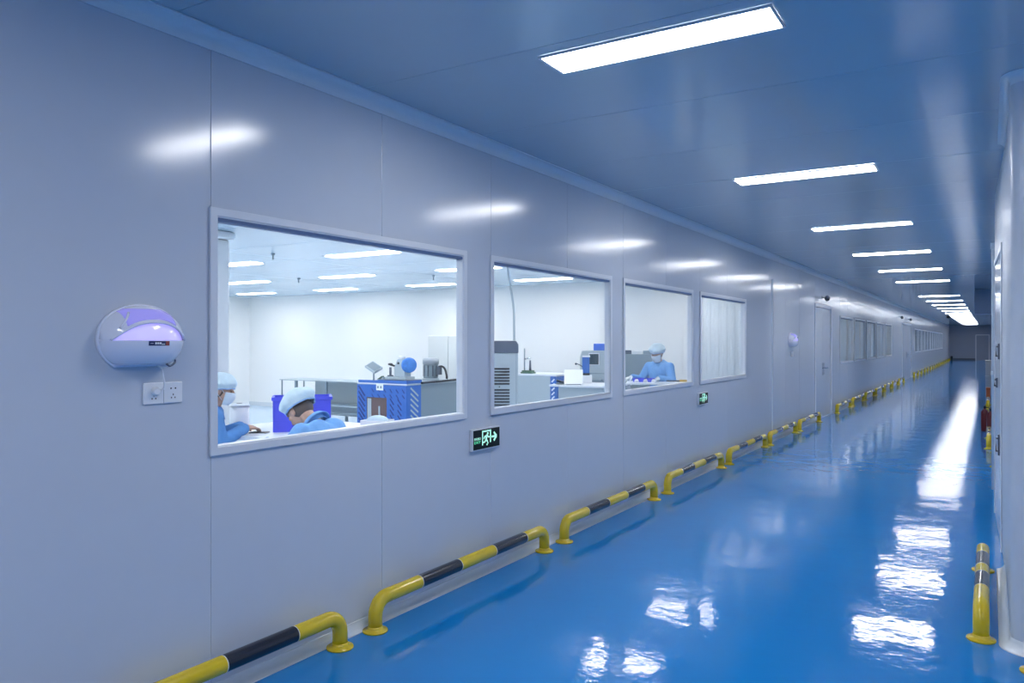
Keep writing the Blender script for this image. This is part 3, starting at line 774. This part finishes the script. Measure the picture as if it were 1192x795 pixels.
# blue-ended workbench
wb = empty('workbench', 'grey workbench with a bright blue slotted end panel in the largest window', 'workbench', (-8.42, 10.25, 0))
x0, x1, y0, y1 = -.52, .52, -.75, .80
MB().box(x0+.02, x1-.02, y0+.03, y1-.02, .05, .83).build('carcass', 'grey', wb, bevel=.003)
MB().box(x0, x1+.012, y0, y1, .83, .855).build('worktop', 'lgrey', wb, bevel=.003)
MB().tube(smooth_path([(x1+.022, y0+.36, .858), (x1+.022, y0+.8, .862), (x1+.022, y1-.2, .874), (x1+.022, y1, .890)]), .019, 8).build('edge_strip', 'blk', wb)
MB().box(x0, x1-.0, y0+.01, y0+.04, .8555, .90).box(x0+.40, x1, y0+.01, y0+.40, .8555, .905).build('riser', 'blue', wb, bevel=.003)
MB().box(x0+.42, x1-.01, y0+.03, y0+.395, .9055, .912).build('mat', 'dgrey', wb)
MB().box(x0-.01, x1+.01, y0-.004, y0+.008, .8385, .853).build('edge_lip', 'white', wb)
bp = MB()
# front cladding with an opening
bp.box(x0-.005, x0+.20, y0-.012, y0+.029, .05, .825).box(x0+.64, x1+.012, y0-.012, y0+.029, .05, .825).box(x0+.20, x0+.64, y0-.012, y0+.029, .62, .825)
bp.box(x1-.019, x1+.012, y0+.03, y0+.36, .05, .825)
bpo = bp.build('end_panel', 'blue', wb, bevel=.002)
sl = MB()
def slot(cx, cz, ln, wd, ang, front=True):
    c, s_ = math.cos(ang)*ln/2, math.sin(ang)*ln/2; nx, nz = -math.sin(ang)*wd/2, math.cos(ang)*wd/2
    q = [(cx-c-nx, cz-s_-nz), (cx+c-nx, cz+s_-nz), (cx+c+nx, cz+s_+nz), (cx-c+nx, cz-s_+nz)]
    if front: sl.prism(q, 'y', y0-.0145, y0-.012)
    else: sl.prism([(p[0], p[1]) for p in q], 'x', x1+.012, x1+.0145)
for rowz in [.74-.088*i for i in range(8)]:
    slot(x0+.098, rowz-.02, .215, .032, -.86)
    if rowz < .60:
        for cx in (x0+.75, x0+.91): slot(cx, rowz, .125, .022, -.86)
    else:
        for cx in [x0+.34+.13*i for i in range(6)]: slot(cx, rowz-.005, .075, .016, -.86)
sl.build('slots', 'dblue', bpo)
sl = MB()
for rowz in [.72-.088*i for i in range(8)]:
    slot(y0+.19, rowz, .24, .028, -.62, False)
sl.build('slots', 'lgrey', bpo)
ob = MB().box(x0+.20, x0+.64, y0+.0, y0+.029, .05, .62).build('opening_board', 'brown', wb)
MB().box(x0+.22, x0+.30, y0-.008, y0-.0005, .05, .60).box(x0+.47, x0+.495, y0-.02, y0-.0005, .05, .48).build('slat', 'lgrey', ob)
MB().box(x1-.06, x1-.02, y1+.0005, y1+.04, 0, 1.03).build('post', 'grey', wb, bevel=.004)
# paper note on the end panel
nt_ = empty('paper_note', 'small white note taped to the top of the blue end panel', 'note', (-8.42+x0+.42, 10.25+y0-.0165, .74))
MB().box(0, .15, -.001, .001, 0, .105).build('sheet', 'paper', nt_)
MB().box(.02, .055, -.0025, -.0012, .03, .07).box(.085, .12, -.0025, -.0012, .03, .07).build('print', 'grey', nt_)
# bench machine with round blue hood
bmh = empty('bench_machine', 'white bench machine with a round blue hood on the blue ended workbench', 'machine', (-8.17, 9.72, .9125))
MB().box(-.25, .17, -.12, .12, 0, .05).build('base', 'lgrey', bmh, bevel=.01)
MB().prism([(-.10,.05),(.12,.05),(.12,.22),(.06,.34),(-.03,.34),(-.10,.20)], 'y', -.09, .09).build('body', 'lgrey', bmh, bevel=.015)
MB().lathe([(.055,0),(.06,.02),(.05,.05)], (.0,0,.341), 20).build('cap', 'white', bmh)
T = Matrix.Translation((.17,-.03,.24)) @ Matrix.Rotation(.65, 4, 'Z') @ Matrix.Rotation(PI/2, 4, 'X')
MB().lathe([(.03,-.05),(.12,-.035),(.125,-.01),(.125,.02),(.10,.045),(.03,.055)], n=28, T=T).build('hood', 'fanblue', bmh)
MB().tube([(-.10,-.05,.22),(-.20,-.06,.24)], .016, 10).ball((-.20,-.06,.25), (.05,.03,.02)).build('hand_crank', 'blk', bmh)
MB().tube([(-.20,-.06,.07),(-.20,-.06,.20)], .02, 12).lathe([(.05,0),(.05,.02)], (-.20,-.06,.05), 16).build('spindle', 'dgrey', bmh)
MB().ball((-.0,-.095,.27), (.02,.02,.02)).build('knob', 'blk', bmh)
wc = empty('tall_cabinet', 'tall pale grey cabinet against the laboratory end wall behind the silver motor', 'cabinet', (-9.0, 12.2, 0))
MB().box(-.45, .55, -.16, .16, .0, 1.66).build('body', 'white', wc, bevel=.006)
for sx in (-.44, .055): MB().box(sx, sx+.485, -.178, -.161, .08, 1.64).build('door', 'palegrey', wc, bevel=.003)
# tilted display on stand
ds = empty('display_stand', 'tilted grey display on a thin stand at the left of the workbench', 'display', (-8.66, 9.60, .8555))
MB().box(-.08, .05, -.05, .05, 0, .02).build('base', 'lgrey', ds, bevel=.004)
MB().tube([(-.02,0,.02),(-.02,0,.20)], .014, 12).build('pole', 'grey', ds)
T = Matrix.Translation((-.02,0,.25)) @ Matrix.Rotation(.45, 4, 'Y') @ Matrix.Rotation(.5, 4, 'X')
MB().box(-.12, .12, -.09, .09, -.02, .02, T=T).build('casing', 'lgrey', ds, bevel=.005)
MB().box(-.10, .10, -.07, .07, .0205, .023, T=T).build('screen', 'grey', ds)
cj = empty('circuit_holder', 'small open dark green holder box beside the tilted display', 'holder', (-8.475, 9.56, .9125)); cj.scale = (.6, .6, .6)
T = Matrix.Rotation(-.5, 4, 'Y')
MB().box(-.09, .09, -.05, .05, .04, .065, T=T).build('board', 'green', cj, bevel=.003)
MB().box(-.09, .10, -.05, .05, 0, .012).box(.06, .10, -.05, .05, .012, .07).build('cradle', 'lgrey', cj, bevel=.002)
# motor canister
mo = empty('vacuum_motor', 'silver and dark grey motor canister with a black hose on the grey bench', 'motor', (-8.36, 10.72, .8555))
MB().lathe([(.15,0),(.15,.03),(.13,.035)], n=28).build('base', 'lgrey', mo)
MB().lathe([(.125,.036),(.128,.05),(.128,.27),(.12,.275)], n=28).build('body', 'grey', mo)
MB().lathe([(.145,.276),(.145,.36),(.13,.385),(.05,.392)], n=28).build('cap', 'steel', mo)
m = MB()
for i in range(10):
    a = 2*PI*i/10
    m.box(.128, .134, -.012, .012, .07, .26, T=Matrix.Rotation(a, 4, 'Z'))
m.build('cooling_ribs', 'dgrey', mo)
MB().box(.15, .22, -.04, .04, .10, .24).build('switch_box', 'dgrey', mo, bevel=.004)
MB().tube(smooth_path([(.18,0,.24),(.25,.0,.245),(.31,.0,.20),(.345,.0,.10),(.35,.0,.03)]), .018, 12).build('hose', 'blk', mo)

# vented cabinet
ch = empty('vented_cabinet', 'tall grey cabinet with dark top and louvred vents at the left of the second window', 'cabinet', (-4.87, 7.60, 0), face_cam(-4.87, 7.60))
MB().box(-.20, .19, 0, .36, .06, 1.40).build('body', 'lgrey', ch, bevel=.008)
MB().prism([(-.205,1.4005),(.195,1.4005),(.195,1.50),(.165,1.545),(-.19,1.545),(-.205,1.53)], 'y', -.012, .365).build('top_cap', 'dgrey', ch, bevel=.008)
m = MB()
for i in range(17):
    if i == 6: continue
    z = 1.215-.0355*i
    m.box(-.12, .09, -.006, -.0005, z-.009, z+.009)
m.build('vents', 'blk', ch)
MB().box(.165, .170, -.004, -.0005, .08, 1.39).build('edge_joint', 'grey', ch)
MB().ball((-.03,-.003,1.003), (.008,.006,.008)).build('lock', 'blk', ch)
for sx in (-.15, .15):
    for yy in (.05, .31): MB().lathe([(.03,0),(.03,.02),(.012,.03),(.012,.06)], (sx,yy,0), 12).build('foot', 'blk', ch)
hs = empty('hanging_hose', 'white hose hanging from the laboratory ceiling behind the vented cabinet', 'hose', (-4.95, 7.95, 0))
MB().tube(smooth_path([(-.10,.05,LZ-.002),(-.08,.05,2.35),(.0,.0,2.10),(.04,-.02,1.90),(.05,-.03,1.70),(.05,-.03,1.548)]), .014, 12).build('tube', 'lgrey', hs)
MB().lathe([(.04,-.02),(.04,-.0015)], (-.10,.05,LZ), 16).build('ceiling_collar', 'white', hs)
# low bench with blue slotted corner
lb = empty('low_bench', 'low grey bench with a blue slotted corner strip in the second window', 'workbench', (-6.30, 10.95, 0))
MB().box(-.45, .22, 0, .7, .05, .97).build('carcass', 'lgrey', lb, bevel=.004)
MB().box(-.42, .30, .04, .66, 0, .05).build('plinth', 'dgrey', lb)
MB().box(-.46, .34, -.01, .71, .97, 1.0).build('worktop', 'white', lb, bevel=.003)
b2 = MB().box(.2205, .33, -.006, .69, .05, .969).build('corner_strip', 'blue', lb, bevel=.003)
m = MB()
for i in range(12): m.box(-.035, .035, -.003, 0, -.012, .012, T=Matrix.Translation((.275,-.0065,.90-.07*i)) @ Matrix.Rotation(-.75, 4, 'Y'))
m.build('slots', 'white', b2)
st = empty('clamp_stand', 'small metal stand with a green base on the low bench behind the cabinet', 'stand', (-6.60, 11.1, 1.0005))
MB().box(-.10, .12, -.07, .07, 0, .025).box(-.08, .10, -.06, .06, .026, .05).build('base', 'green', st, bevel=.004)
MB().tube([(-.06,0,.05),(-.06,0,.42)], .012, 10).build('rod', 'grey', st)
MB().tube([(.05,0,.05),(.05,0,.22)], [.022,.014], 10).build('bottle', 'dgrey', st)
MB().tube([(-.06,0,.24),(.06,0,.26)], .012, 10).build('clamp', 'chrome', st)
# machine table with paper, tray, pump column
mt = empty('machine_table', 'white topped table in front of the white machine in the second window', 'table', (-4.64, 9.42, 0))
MB().box(-.41, .44, -.36, .46, .93, .955).build('tabletop', 'white', mt, bevel=.004)
MB().box(-.30, .36, -.30, .40, .08, .93).build('pedestal', 'lgrey', mt, bevel=.005)
MB().box(-.32, .38, -.32, .42, 0, .08).build('plinth', 'grey', mt)
pt = empty('paper_stand', 'white sheet tilted on a holder at the front of the machine table', 'paper', (-4.72, 9.14, .9555), face_cam(-4.72, 9.14))
T = Matrix.Rotation(-.75, 4, 'X')
MB().box(-.12, .12, -.004, 0, .012, .26, T=T).build('backing', 'lgrey', pt)
MB().box(-.125, .125, -.0065, -.0042, .010, .265, T=T).build('sheet', 'paper', pt)
MB().box(-.10, .10, .0, .16, 0, .012).build('foot', 'grey', pt)
tr = empty('black_tray', 'black sloping tray on the machine table, left of the white sheet', 'tray', (-4.93, 9.21, .9555), .5); tr.scale = (.8, .8, .8)
T = Matrix.Rotation(.22, 4, 'Y')
MB().box(-.11, .11, -.10, .10, .03, .055, T=T).build('tray', 'blk', tr, bevel=.004)
MB().box(-.10, .08, -.08, .08, 0, .03).build('base', 'grey', tr)
pc = empty('pump_column', 'blue upright column with a bent black microphone arm on the machine table', 'column', (-4.84, 9.74, .9555), face_cam(-4.84, 9.74))
MB().box(-.16, .09, -.07, .08, 0, .105).build('pump_base', 'white', pc, bevel=.006)
MB().box(-.045, .055, -.06, .06, .136, .36).build('column', 'blue', pc, bevel=.006)
MB().box(-.045, .065, -.07, .07, .361, .38).build('cap', 'white', pc, bevel=.004)
MB().box(-.10, .06, -.065, .07, .1055, .1355).build('base', 'blk', pc, bevel=.004)
MB().tube(smooth_path([(-.03,-.04,.19),(-.05,-.05,.23),(-.10,-.06,.26),(-.13,-.06,.265)]), .006, 8).ball((-.135,-.06,.266), .015).build('arm', 'blk', pc)
MB().tube([(-.135,-.02,.1055),(-.135,-.02,.155)], .02, 12).build('cup', 'lgrey', pc)
mc = empty('cabinet_machine', 'tall white machine with a dark screen and blue sign in the second window', 'machine', (-5.03, 10.50, 0), face_cam(-5.03, 10.5)*.6)
MB().prism([(-.25,.05),(.27,.05),(.27,1.40),(-.22,1.40),(-.25,1.30)], 'y', -.05, .50).build('body', 'lgrey', mc, bevel=.015)
MB().box(-.20, .26, -.25, -.0505, .05, .86).build('lower_bay', 'lgrey', mc, bevel=.01)
MB().prism([(-.19,.8605),(.13,.8605),(.09,.97),(-.17,.97)], 'y', -.23, -.06).build('hopper', 'grey', mc, bevel=.005)
fs_ = MB().box(-.11, .05, -.066, -.0505, 1.18, 1.36).build('screen_bezel', 'white', mc, bevel=.004)
MB().box(-.098, .038, -.070, -.0665, 1.192, 1.348).build('screen', 'screen', fs_)
MB().box(-.05, .22, .0, .12, 1.4005, 1.505).build('blue_sign', 'signblue', mc, bevel=.004)
MB().box(-.24, .26, -.054, -.0505, 1.05, 1.06).build('joint', 'grey', mc)
# grey partition cabinet in window three
gp = empty('grey_cabinet', 'flat grey cabinet with a raised block at the left of the third window', 'cabinet', (-4.55, 11.15, 0), face_cam(-4.55, 11.15))
MB().box(-.30, .19, 0, .35, .05, 1.34).build('body', 'mgrey', gp, bevel=.006)
MB().box(.0, .185, .01, .34, 1.3405, 1.395).build('raised_block', 'mgrey', gp, bevel=.005)
MB().box(-.17, -.02, .05, .25, 1.3405, 1.385).build('paper_stack', 'paper', gp, bevel=.003)
MB().box(-.29, -.18, .02, .10, 1.3405, 1.40).build('switch_box', 'dgrey', gp, bevel=.004)
MB().box(-.285, .175, -.004, -.0005, .12, .14).box(-.13, -.125, -.004, -.0005, .14, 1.3).build('joint', 'lgrey', gp)
# assembly table with items
at_ = empty('assembly_table', 'white assembly table in front of the standing worker in the third window', 'table', (-3.90, 10.02, 0), face_cam(-3.9, 10.02))
MB().box(-.40, .50, -.30, .22, .955, .98).build('tabletop', 'white', at_, bevel=.004)
for sx in (-.36, .45):
    for yy in (-.26, .18): MB().box(sx-.02, sx+.02, yy-.02, yy+.02, 0, .955).build('leg', 'chrome', at_)
RZ = face_cam(-3.9, 10.02)
def on_table(name, lab, cat, dx, dy):
    p = Matrix.Rotation(RZ, 4, 'Z') @ Vector((dx, dy, 0))
    return empty(name, lab, cat, (-3.90+p.x, 10.02+p.y, .9805), RZ)
o = on_table('blue_tray', 'violet blue tray on the assembly table below the standing worker\'s arm', 'tray', -.16, .0)
MB().box(-.15, .15, -.10, .10, 0, .012).box(-.15, .15, -.10, -.09, .012, .05).box(-.15, .15, .09, .10, .012, .05).box(-.15, -.14, -.09, .09, .012, .05).box(.14, .15, -.09, .09, .012, .05).build('body', 'violet', o, bevel=.003)
MB().box(-.13, .13, -.08, .08, .0125, .03).build('liner', 'signblue', o)
for i, dx in enumerate((-.26, -.14, -.03)):
    o = on_table('small_part', '%s from the left of the three small white parts before the blue tray' % ORD[i], 'machine part', dx, -.20)
    MB().lathe([(.025,0),(.03,.006),(.03,.03),(.018,.035),(.018,.045)], n=16).build('body', 'white', o)
    MB().lathe([(.010,.0455),(.010,.055)], n=10).build('tip', 'blk', o)
o = on_table('hand_tool', 'black tool with a yellow orange handle on the assembly table, right of the worker', 'tool', .30, .06)
MB().tube([(-.16,0,.012),(.02,.0,.012)], .010, 10).build('shaft', 'blk', o)
MB().tube([(.0201,0,.016),(.10,0,.016),(.12,0,.016)], [.014,.016,.012], 12).build('handle', 'yel2', o)
# strip curtain before the end wall
sc = empty('strip_curtain', 'pale ribbed strip curtain seen through the fourth window', 'curtain', (-3.55, 12.2, 0))
m = MB()
for i in range(20): m.prism([(-.60+.065*i, -.006+.012*(i % 2)), (-.60+.065*i+.02, -.013+.012*(i % 2)), (-.60+.065*i+.07, -.006+.012*(i % 2)), (-.60+.065*i+.07, -.003+.012*(i % 2)), (-.60+.065*i+.02, -.010+.012*(i % 2)), (-.60+.065*i, -.003+.012*(i % 2))], 'z', .03, 2.50)
m.build('strips', 'curtain', sc)
MB().box(-.62, .575, -.03, .03, 2.50, LZ-.001).build('rail', 'white', sc)

# ------------------------------------------------------------------ people
def remesh(mb, name, m, parent, vox, smooth=4):
    o = mb.build(name, m, parent)
    r_ = o.modifiers.new('r', 'REMESH'); r_.mode = 'VOXEL'; r_.voxel_size = vox; r_.use_smooth_shade = True
    s_ = o.modifiers.new('s', 'SMOOTH'); s_.iterations = smooth; s_.factor = .5
    bpy.context.view_layer.update()
    me = bpy.data.meshes.new_from_object(o.evaluated_get(bpy.context.evaluated_depsgraph_get()))
    o.modifiers.clear(); old = o.data; o.data = me; bpy.data.meshes.remove(old)
    me.materials.clear(); me.materials.append(M[m])
    for p in me.polygons: p.use_smooth = True
    return o

def hand(mb, wrist, fwd, palm_n, side, curl=.35, L=.175):
    """palm + five fingers. fwd: finger direction, palm_n: direction the palm faces, side: +1 thumb on fwd x palm_n side."""
    f = Vector(fwd).normalized(); n = Vector(palm_n); n = (n-f*n.dot(f)).normalized(); s = f.cross(n)*side
    w = Vector(wrist)
    mb.cone(w, .026, w+f*.03, .028)
    for k in (-1.5, -.5, .5, 1.5):
        mb.cone(w+f*.02+s*k*.012, .015, w+f*.088+s*k*.020, .0125)
    for k, ln in ((1.5, .068), (.5, .078), (-.5, .073), (-1.5, .056)):
        b = w+f*.088+s*k*.020
        d = f; p = b
        for j, q in enumerate((.45, .32, .23)):
            d = (d+n*curl*(j+1)*.55).normalized()
            e = p+d*ln*q; mb.cone(p, .0098-.0008*j, e, .0090-.0008*j, 10); p = e
    b = w+f*.03+s*.026; d = (f*.7+s*.7+n*.25).normalized(); p = b
    for j, ln in enumerate((.036, .030, .024)):
        e = p+d*ln; mb.cone(p, .0125-.001*j, e, .0115-.001*j, 10); p = e; d = (d+f*.35+n*.15).normalized()

def person(label, loc, rz, pose, gown, maskm=None, gloves=False):
    """pose: joint positions in local metres (x right, y forward, z up)."""
    J = {k: Vector(v) if not isinstance(v, (int, float)) else v for k, v in pose.items()}
    body = MB()
    # skin body: head, neck, torso, limbs and hands in one surface
    hm = Matrix.Translation(J['head']) @ Matrix.Rotation(J['yaw'], 4, 'Z') @ Matrix.Rotation(-J['pitch'], 4, 'X') @ Matrix.Rotation(J['roll'], 4, 'Y')
    body.ball((0,-.012,.03), (.074,.094,.090), 24, 16, T=hm)
    body.ball((0,.022,-.035), (.060,.070,.080), 20, 14, T=hm)
    body.ball((0,.050,-.088), (.030,.030,.026), T=hm)                         # chin
    body.cone((0,.088,.012), .008, (0,.107,-.028), .012, T=hm)                # nose
    body.ball((0,.083,-.058), (.024,.012,.008), T=hm)                         # lips
    for sx in (-1, 1):
        body.ball((sx*.077,-.008,-.012), (.010,.020,.032), T=hm)              # ears
        body.ball((sx*.030,.077,.026), (.020,.012,.007), T=hm)                # brows
        body.ball((sx*.042,.058,-.018), (.022,.020,.020), T=hm)               # cheekbones
    body.cone(J['neck'], .056, hm @ Vector((0,-.025,-.05)), .052)
    body.cone(J['pelvis'], .125, J['chest'], .125); body.cone(J['chest'], .115, J['neck']-Vector((0,0,.05)), .075)
    cl = MB()
    for sx, S_ in ((-1, 'l'), (1, 'r')):
        sh, el, wr = J['sh'+S_], J['el'+S_], J['wr'+S_]
        hp, kn, an = J['hp'+S_], J['kn'+S_], J['an'+S_]
        body.cone(J['chest'], .07, sh, .052); body.cone(sh, .050, el, .038); body.cone(el, .038, wr, .026)
        body.cone(J['pelvis'], .09, hp, .088); body.cone(hp, .085, kn, .055); body.cone(kn, .055, an, .040)
        toe = an+Vector((0,.16,-.035)); body.cone(an+Vector((0,-.02,-.03)), .038, toe, .030)
        hand(body, wr, J['hd'+S_], J['pn'+S_], sx, J['curl'])
        cl.cone(J['chest']+Vector((0,0,.02)), .10, sh, .072); cl.cone(sh, .072, el, .062); cl.cone(el, .060, wr-(wr-el).normalized()*.012, .050)
        cl.cone(J['pelvis'], .10, hp, .105); cl.cone(hp, .105, kn, .080); cl.cone(kn, .080, an+Vector((0,0,.06)), .062)
    nk = J['neck']
    cl.cone(J['pelvis'], .158, J['chest'], .150); cl.cone(J['chest'], .148, nk-Vector((0,0,.06)), .086)
    for sx in (-1, 1): cl.ball(J['chest']+Vector((sx*.07,0,.03)), (.11,.115,.15)); cl.ball(J['pelvis']+Vector((sx*.05,0,.02)), (.13,.14,.13))
    root = remesh(body, 'person', 'skin', None, .0055, 3)
    root.location = loc; root.rotation_euler = (0,0,rz); tag(root, label, 'person')
    remesh(cl, 'gown', gown, root, .011, 6)
    # collar: an open flared strip around the neck
    cb_ = MB(); pts_ = []; up = (hm @ Vector((0,0,0))-nk).normalized()
    ring_ = []
    N = 22
    fwd = Vector((0,1,0)); fwd = (fwd-up*fwd.dot(up)).normalized(); sd = up.cross(fwd)
    for i in range(N+1):
        a = .40+(2*PI-.80)*i/N
        dr_ = fwd*math.cos(a)+sd*math.sin(a)
        drop = -.045*max(0, math.cos(a))
        ring_ += [nk-up*.035+dr_*(.088+.03*max(0, math.cos(a)))+up*drop, nk+up*.022+dr_*.072+up*drop*.6, nk+up*.010+dr_*.096+up*drop*.8, nk-up*.022+dr_*(.112+.02*max(0, math.cos(a)))+up*drop]
    cb_.add(ring_, [(i*4+j, i*4+4+j, i*4+5+j, i*4+1+j) for i in range(N) for j in range(3)], 0, True)
    c_ = cb_.build('collar', gown, root); q = c_.modifiers.new('t', 'SOLIDIFY'); q.thickness = .006; q.offset = 1
    # bouffant cap: gathered dome with an elastic band
    cp = MB(); vs = []; nu, nv = 48, 14
    Tc = hm @ Matrix.Translation((0,-.020,.034)) @ Matrix.Rotation(.20, 4, 'X')
    for j in range(nv+1):
        th = PI/2*1.12*j/nv
        for i in range(nu):
            a = 2*PI*i/nu
            g = 1+.045*math.sin(a*9+1.3*math.sin(a*2))*math.sin(th)**2 + .03*math.sin(a*3+th*5)*math.sin(th)
            pinch = 1 if j < nv-2 else (.93 if j == nv-2 else .86 if j == nv-1 else .84)
            vs.append(Tc @ Vector((.118*g*pinch*math.sin(th)*math.cos(a), .142*g*pinch*math.sin(th)*math.sin(a)-.012*math.sin(th), .114*g*math.cos(th))))
    cp.add(vs, [(j*nu+i, j*nu+(i+1) % nu, (j+1)*nu+(i+1) % nu, (j+1)*nu+i) for j in range(nv) for i in range(nu)], 0, True)
    co = cp.build('bouffant_cap', 'cap', root); q = co.modifiers.new('t', 'SOLIDIFY'); q.thickness = .003; q.offset = 1
    bd = MB(); rg = vs[nv*nu:]; bd.tube(list(rg)+[rg[0]], .006, 8, cap=False); bd.build('elastic_band', 'maskb', co)
    # hair at the nape
    hr = MB(); hr.ball((0,-.030,-.012), (.0775,.080,.072), 22, 14, T=hm); hr.build('hair', 'hair', root)
    ey = MB()
    for sx in (-1, 1): ey.ball((sx*.030,.079,.006), (.012,.007,.006), 12, 8, T=hm)
    ey.build('eyes', 'hair', root)
    if maskm:
        mk = MB(); vs = []; nu, nv = 18, 12
        for j in range(nv+1):
            z = .000-.112*j/nv
            for i in range(nu+1):
                a = -1.25+2.5*i/nu
                bulge = .018*math.cos(a)**2*math.sin(PI*min(1, (j+1.5)/(nv+1)))
                ww = .080-.022*(j/nv)**2
                vs.append(hm @ Vector((ww*math.sin(a), .012+(.090-.020*(j/nv)**2)*math.cos(a)+bulge, z)))
        k = nu+1
        mk.add(vs, [(j*k+i, j*k+i+1, (j+1)*k+i+1, (j+1)*k+i) for j in range(nv) for i in range(nu)], 0, True)
        mo_ = mk.build('face_mask', maskm, root); q = mo_.modifiers.new('t', 'SOLIDIFY'); q.thickness = .003; q.offset = 1
        lp_ = MB()
        for sx in (-1, 1):
            lp_.tube(smooth_path([hm @ Vector(p) for p in ((sx*.075,.034,-.012),(sx*.086,-.004,.016),(sx*.086,-.030,-.014),(sx*.074,.030,-.075))]), .0022, 6)
        lp_.build('ear_loops', 'mask', mo_)
    if gloves:
        gl = MB()
        for sx, S_ in ((-1, 'l'), (1, 'r')):
            g2 = MB(); hand(g2, J['wr'+S_], J['hd'+S_], J['pn'+S_], sx, J['curl'])
            # slightly larger than the hand
            g2.cone(J['wr'+S_], .034, J['wr'+S_]-(J['wr'+S_]-J['el'+S_]).normalized()*.05, .036)
            o_ = remesh(g2, 'glove', 'glove', root, .005, 2)
            d_ = o_.modifiers.new('d', 'DISPLACE'); d_.strength = .003; d_.mid_level = 0
    return root

def seat(label, loc, rz):
    root = empty('stool', label, 'stool', loc, rz, 'round stools in the laboratory')
    MB().lathe([(.02,.36),(.165,.362),(.175,.375),(.175,.395),(.16,.405),(.02,.408)], n=28).build('seat', 'dgrey', root)
    MB().tube([(0,0,.06),(0,0,.36)], .025, 12).build('column', 'chrome', root)
    for i in range(5):
        a = 2*PI*i/5
        MB().tube([(0,0,.07),(.24*math.cos(a),.24*math.sin(a),.035)], [.018,.012], 8).ball((.24*math.cos(a),.24*math.sin(a),.022), .021).build('leg', 'chrome', root)
    return root

seated = dict(pelvis=(0,0,.58), chest=(0,.10,.86), neck=(0,.17,1.02), head=(0,.24,1.155), yaw=0., pitch=.35, roll=0.,
    shl=(-.165,.14,.965), shr=(.165,.14,.965), ell=(-.22,.28,.74), elr=(.22,.28,.74), wrl=(-.12,.50,.835), wrr=(.12,.50,.835),
    hdl=(.35,.93,-.05), hdr=(-.35,.93,-.05), pnl=(0,0,-1), pnr=(0,0,-1), curl=.35,
    hpl=(-.09,.03,.54), hpr=(.09,.03,.54), knl=(-.12,.45,.52), knr=(.12,.45,.52), anl=(-.12,.42,.09), anr=(.12,.42,.09))
# left worker at the near end of the table
p1 = dict(seated); p1.update(head=(0,.19,1.215), neck=(0,.12,1.075), chest=(0,.06,.90), shl=(-.175,.10,1.01), shr=(.175,.10,1.01), pitch=.25, yaw=-.35,
    ell=(-.24,.14,.79), elr=(.22,.14,.79), wrl=(-.10,.36,.885), wrr=(.08,.36,.885))
person('seated worker in deep blue gown and mask at the largest window\'s left edge', (-5.36, 3.88, 0), -.5, p1, 'gownd', 'mask').scale = (.94,)*3
seat('stool under the worker at the left edge of the largest window', (-5.35, 3.86, 0), 0)
# bent worker with pale cap in the middle of window one
p2 = dict(seated); p2.update(neck=(0,.19,.965), head=(0,.335,1.05), chest=(0,.09,.83), pitch=.80, shl=(-.17,.15,.92), shr=(.17,.15,.92), wrl=(-.12,.52,.825), wrr=(.12,.52,.825), ell=(-.23,.27,.73), elr=(.23,.27,.73))
person('bent worker in light blue gown and puffy pale cap, by the violet crate', (-3.78, 3.80, 0), PI/2+.05, p2, 'gown', None)
seat('stool under the bent worker beside the largest window', (-3.76, 3.80, 0), 0)
# standing worker in window three
p3 = dict(pelvis=(0,0,.86), chest=(0,.03,1.14), neck=(0,.055,1.285), head=(0,.105,1.42), yaw=.10, pitch=.38, roll=.0,
    shl=(-.175,.04,1.225), shr=(.175,.04,1.225), ell=(-.245,.08,1.015), elr=(.275,.10,1.02), wrl=(-.16,.30,1.065), wrr=(.30,.30,1.07),
    hdl=(.2,.95,-.2), hdr=(.40,.90,-.2), pnl=(0,0,-1), pnr=(0,0,-1), curl=.4,
    hpl=(-.09,0,.84), hpr=(.09,0,.84), knl=(-.10,.03,.47), knr=(.10,.03,.47), anl=(-.10,0,.08), anr=(.10,0,.08))
person('standing worker in light blue gown, cap and mask, looking down at the assembly table', (-4.01, 10.48, 0), face_cam(-4.06, 10.46)+PI-.55, p3, 'gown', 'mask', True).scale = (.96,)*3

# ------------------------------------------------------------------ camera, world, view
cam = bpy.data.cameras.new('camera'); cam.sensor_width = 36; cam.sensor_fit = 'HORIZONTAL'; cam.lens = 893/1192*36
cam.clip_end = 200; cam.clip_start = .05
co = bpy.data.objects.new('camera', cam); COL.objects.link(co)
co.location = (0, 0, 1.536); co.rotation_euler = (PI/2, 0, math.radians(31.9))
SC.camera = co
w = bpy.data.worlds.new('world'); SC.world = w; w.use_nodes = True
w.node_tree.nodes['Background'].inputs[0].default_value = (.05, .08, .14, 1); w.node_tree.nodes['Background'].inputs[1].default_value = .2
SC.view_settings.view_transform = 'Standard'; SC.view_settings.look = 'None'; SC.view_settings.gamma = 1
SC.view_settings.exposure = 0.0; SC.view_settings.use_curve_mapping = False
c = SC.cycles
c.use_denoising = True; c.max_bounces = 10; c.diffuse_bounces = 5; c.glossy_bounces = 5; c.transparent_max_bounces = 12
c.sample_clamp_indirect = 8; c.use_light_tree = True; c.blur_glossy = .3
